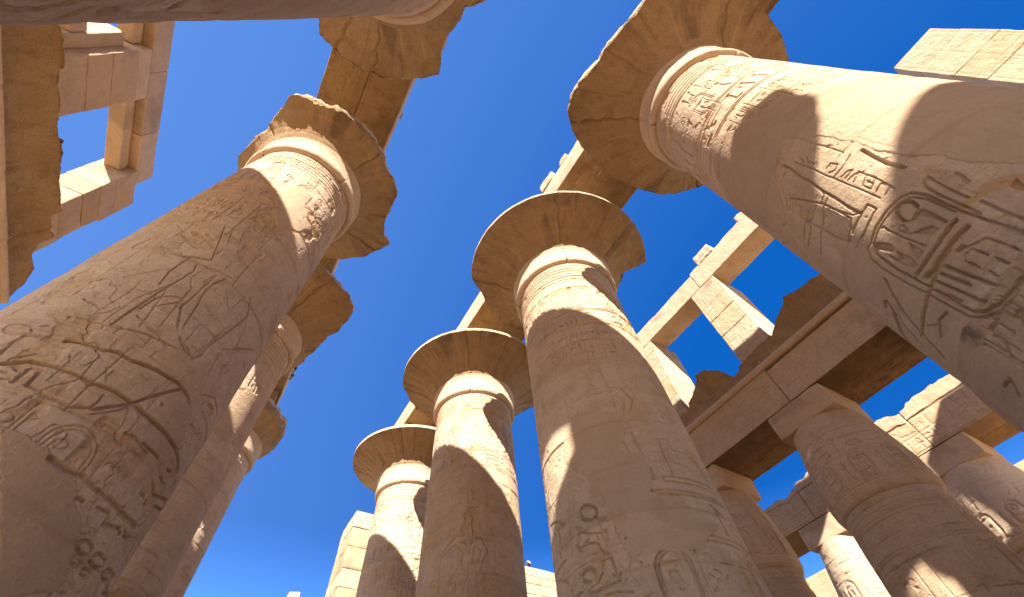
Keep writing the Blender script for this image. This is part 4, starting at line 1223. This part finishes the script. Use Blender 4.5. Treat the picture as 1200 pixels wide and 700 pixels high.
cornice("broken concave cornice with a roll moulding above the right aisle architrave", 16.0, -1, -6.0, 9.6,
        [(-6, 15.7), (.56, 15.45), (2.34, 15.75), (3.5, 15.2), (3.89, 14.95), (5.7, 14.8), (6.2, 14.75), (6.5, 15.3), (6.9, 15.65), (7.4, 15.7), (7.8, 15.4), (8.3, 15.15), (8.98, 15.0), (9.6, 14.9)], 91, jag=.6)

def pier(label, x0, x1, y0, y1, z0, z1, seed, name="clerestory_pier", h=1.1, mat=None, group=None):
    R = Relief(y0, y1, z0, z1, .025)
    rnd = random.Random(seed)
    for y in (y0 + .12, (y0 + y1) / 2, y1 - .12): R.groove([(y, z0), (y, z1 - .2)], .03, .010)
    text_col(R, y0 + .18, (y1 - y0) / 2 - .25, z0, z1 - .25, rnd, .014)
    text_col(R, (y0 + y1) / 2 + .06, (y1 - y0) / 2 - .25, z0, z1 - .25, rnd, .014)
    root = empty(name, ((x0 + x1) / 2, (y0 + y1) / 2, z0), label, "pier", group)
    return root, blocks("masonry", courses(x0, x1, y0, y1, z0, z1, h, gap=.008, rnd=random.Random(seed)), mat or M_WALL, root, origin=root.location, res=(.2, .03, .03), edge=.022, rough=.014, chip=.05, seed=seed, carve=(R, 0, -1))
GP = "clerestory piers on the right"
pier("carved window pier under the joint of the clerestory lintels", 16.0, 18.3, 3.95, 5.55, 14.3, 20.24, 101, group=GP)
pier("narrow sunlit window pier just behind the middle shaft", 16.0, 18.0, 8.98, 10.6, 14.3, 20.24, 102, group=GP)
pier("jointed masonry pier at the top right corner", 16.0, 17.6, -8.85, -7.15, 13.8, 20.95, 103, group=GP, h=1.35)
GL = "clerestory lintels on the right"
def lintel(label, y0, y1, z0, z1, seed):
    root = empty("clerestory_lintel", (16.65, (y0 + y1) / 2, z0), label, "lintel", GL)
    rag = lambda p: np.column_stack([p[:, 0], p[:, 1], np.where(p[:, 2] > z1 - .35, p[:, 2] + .10 * fbm3(np.column_stack([p[:, 0] * .3, p[:, 1] * 1.1, 0 * p[:, 0]]), seed, 4), p[:, 2])])
    blocks("stone_block", [(16.0, 17.3, y0 + .015, y1 - .015, z0, z1)], M_WALL, root, origin=(0, 0, 0), warp=lambda p: rag(p) - np.array(root.location), res=.12, edge=.03, rough=.02, chip=.06, seed=seed)
lintel("near clerestory lintel running behind the right hand shaft", -1.2, 4.88, 20.26, 21.62, 111)
lintel("far clerestory lintel between the cracked joint and the middle shaft", 4.88, 10.3, 20.25, 21.5, 112)

# ------------------------------------------------------------------ left aisle: cornice and clerestory wall with windows
XL = -10.35
cornice("shaded brown cornice at the left edge, underside of the left clerestory", XL, 1, -20.0, 15.3, [(-20, 15.6), (11.9, 15.65), (12.2, 15.55), (13.1, 15.6), (13.25, 15.25), (13.7, 15.1), (14.3, 15.2), (14.9, 14.95), (15.3, 14.35)], 92, jag=.18)
for k, (a, b, l) in enumerate([(-20.0, -3.0, "left aisle architrave beyond the top left corner"), (-3.0, 2.5, "left aisle architrave behind the shaded column"), (2.5, 8.2, "left aisle architrave below the brown cornice"), (8.2, 15.3, "last left aisle architrave under the broken cornice end")]):
    architrave(l, XL - 2.75, XL, a, b, 12.36, 14.02, 55 + k, mat=M_WALL, group="architraves of the left aisle", chip=.03)
root = empty("clerestory_wall", (XL - .8, 5.0, 14.3), "tall window wall at upper left with one large open window", "wall")
W = dict(res=.10, edge=.022, rough=.016, chip=.08, origin=root.location)
rr_ = random.Random(7)
for (a, b, s) in ((12.25, 13.85, 1), (6.95, 8.9, 2), (1.6, 3.5, 3), (-3.6, -1.8, 4), (-9.0, -7.2, 5), (-14.3, -12.5, 6), (-19.6, -17.8, 7)):
    L_ = courses(XL - 1.18, XL, a, b, 14.25, 20.42, 1.05, gap=.010, rnd=rr_)
    if s == 1: L_ = [(x0, x1, y0, y1 + (0.12 if z0 > 17.8 else (-.25 if z0 < 15.0 else 0)), z0, z1) for x0, x1, y0, y1, z0, z1 in L_]
    blocks("pier", L_, M_WALL, root, seed=120 + s, **W)
for (a, b, s) in ((10.6, 13.0, 1), (7.9, 10.6, 2), (2.6, 7.9, 3), (-4.2, 2.6, 4), (-12.0, -4.2, 5), (-20.0, -12.0, 6)):
    blocks("lintel", [(XL - 1.12, XL, a + .01, b - .01, 20.44, 21.58)], M_WALL, root, seed=130 + s, **W)
for (a, b, s) in ((8.9, 12.25, 1), (3.5, 6.95, 2), (-1.8, 1.6, 3)):
    blocks("window_head", [(XL - .92, XL - .34, a + .01, b - .01, 19.87, 20.40)], M_WALL, root, seed=140 + s, **W)
for (a, b, s) in ((3.5, 6.47, 2), (-1.8, 1.6, 3)):
    blocks("grille_or_sun_block", [(XL - .95, XL - .42, a + .01, b - .01, 17.2, 17.85)], M_WALL, root, seed=150 + s, **W)
for (a, b, s) in ((-1.8, 1.6, 3), (-12.5, -9.0, 5), (-17.8, -14.3, 6)):
    blocks("grille_or_sun_block", [(XL - .95, XL - .42, a + .01, b - .01, 14.3, 20.3)], M_WALL, root, seed=170 + s, **W)  # unseen solid panels, added to keep the sun off column A
blocks("grille_or_sun_block", [(XL - .95, XL - .42, -7.19, -5.74, 14.3, 18.8), (XL - .95, XL - .42, -5.40, -3.61, 14.3, 18.8), (XL - .95, XL - .42, -7.19, -3.61, 18.81, 20.3)], M_WALL, root, seed=181, **W)  # unseen panels, their slot shaped to throw a sliver of sun on column A
blocks("window_jamb", [(XL - 1.1, XL - .35, 6.48, 6.96, 15.6, 19.44)], M_WALL, root, seed=160, **W)

# ------------------------------------------------------------------ loose stones and far walls
def loose(label, c, d, seed, mat=None, name="loose_stone"):
    root = empty(name, (c[0], c[1], c[2] - d[2] / 2), label, "stone")
    blocks("boulder", [(c[0] - d[0] / 2, c[0] + d[0] / 2, c[1] - d[1] / 2, c[1] + d[1] / 2, c[2] - d[2] / 2, c[2] + d[2] / 2)], mat or M_PALE, root, origin=root.location, res=.07, edge=.06, rough=.07, chip=.16, seed=seed)
loose("rough stone lying on the clerestory lintel near the cracked joint", (16.35, 3.6, 21.95), (.8, 1.1, .75), 201)
loose("pale loose stone on the beam above the round capital", (6.75, 4.6, 23.15), (.7, 1.1, .85), 202)
loose("small stone on the beam near the flat sided capital", (6.7, 3.2, 23.0), (.5, .6, .5), 203)
loose("small pale stone on the lintel end beside the right hand shaft", (16.3, 0.95, 22.0), (.4, .5, .5), 204)

root = empty("gateway_wall", (8, 32.5, 0), "tall sunlit gateway jamb standing at the left of the farthest column", "wall")
gw = lambda p: np.column_stack([p[:, 0], p[:, 1], np.minimum(p[:, 2], 19.2 - np.clip(p[:, 1] - 31.0, 0, 9) * .62 + .25 * fbm3(p * .7, 5, 4))])
blocks("masonry", [b for b in courses(6.5, 9.8, 31.0, 34.2, 0, 19.3, 1.15, gap=.012, rnd=random.Random(3))], M_PALE, root, origin=(8, 32.5, 0), res=.2, edge=.04, rough=.03, chip=.12, seed=210)
root = empty("ruined_wall", (5.7, 42, 0), "low weathered masonry at the bottom, left of the gateway jamb", "wall")
blocks("masonry", courses(4.4, 7.2, 41, 43, 0, 16.9, 1.1, rnd=random.Random(4)) + [(5.0, 5.9, 41, 42.6, 16.9, 17.7)], M_PALE, root, origin=(5.7, 42, 0), res=.22, edge=.10, rough=.08, chip=.2, seed=211)
root = empty("pylon_wall", (22, 32, 0), "pale brick coursed wall glimpsed between the two central shafts", "wall")
blocks("masonry", courses(17.6, 27.0, 31.0, 33.0, 0, 18.3, .62, gap=.014, rnd=random.Random(5)), M_PALE, root, origin=(22, 32, 0), res=.3, edge=.04, rough=.03, chip=.05, seed=212)

# ------------------------------------------------------------------ floodlights and pegs on the ruins
def floodlight(label, loc, az, tilt=-25, group="floodlights on the ruins", s=1.0):
    root = empty("floodlight", loc, label, "floodlight", group)
    root.rotation_euler = (0, 0, math.radians(az))
    root.scale = (s, s, s)
    def bx(name, b, mat, parent=root, rx=0, off=(0, 0, 0), edge=.012):
        V, F = worn_block(b, res=.1, edge=edge, rough=0)
        c, sn = math.cos(math.radians(rx)), math.sin(math.radians(rx))
        V = np.column_stack([V[:, 0], c * V[:, 1] - sn * V[:, 2], sn * V[:, 1] + c * V[:, 2]]) + np.array(off)
        return link(name, mesh_from(name, V, F), mat, parent)
    bx("bracket", (-.20, -.17, -.04, .04, 0, .36), M_LAMP)
    bx("bracket", (.17, .20, -.04, .04, 0, .36), M_LAMP)
    bx("foot", (-.22, .22, -.08, .08, -.04, .02), M_LAMP)
    h = bx("housing", (-.16, .16, -.10, .12, -.12, .12), M_LAMP, rx=tilt, off=(0, 0, .32), edge=.03)
    bx("lens", (-.14, .14, -.125, -.101, -.10, .10), M_GLASS, h, rx=tilt, off=(0, 0, .32), edge=.005)
floodlight("small floodlight on top of the pale wall between the shafts", (21.3, 31.3, 18.35), 15, s=1.1)
floodlight("dark floodlight beside its twin on the pale wall top", (20.6, 31.3, 18.35), -20, s=1.1)
floodlight("small lamp on the left beam between the broken capitals", (-1.55, 5.2, 22.75), 90, s=1.0)
floodlight("small lamp on the left beam past the ragged capital", (-1.55, 13.6, 22.75), 90, s=1.0)

root = empty("lamp_string", (-1.30, 21.8, 21.5), "short row of small dark bulbs hanging at the edge of the far left beam", "lights")
def ball(name, c, r, mat, parent):
    a, b = np.linspace(0, 2 * math.pi, 12, endpoint=False), np.linspace(0.02, math.pi - .02, 8)
    V = np.stack([c[0] + r * np.sin(b)[:, None] * np.cos(a), c[1] + r * np.sin(b)[:, None] * np.sin(a), c[2] - r * np.cos(b)[:, None] + 0 * a], -1).reshape(-1, 3)
    return link(name, mesh_from(name, V, grid_faces(8, 12, True)), mat, parent)
V, F = worn_block((-.03, .03, -1.2, 1.2, .16, .22), res=.2, edge=.01, rough=.004)
link("cable", mesh_from("cable", V, F), M_LAMP, root)
for k in range(7): ball("bulb", (0, -1.05 + .35 * k, .08), .11, M_LAMP if k % 2 else M_GLASS, root)

root = empty("enclosure_wall", (39, 8, 0), "distant outer wall of the hall, seen low between the aisle columns", "wall")
blocks("masonry", courses(38, 40, -14, 34, 0, 12.6, 1.1, split=2.4, rnd=random.Random(8)), M_PALE, root, origin=(39, 8, 0), res=.6, edge=.04, rough=.02, seed=220)
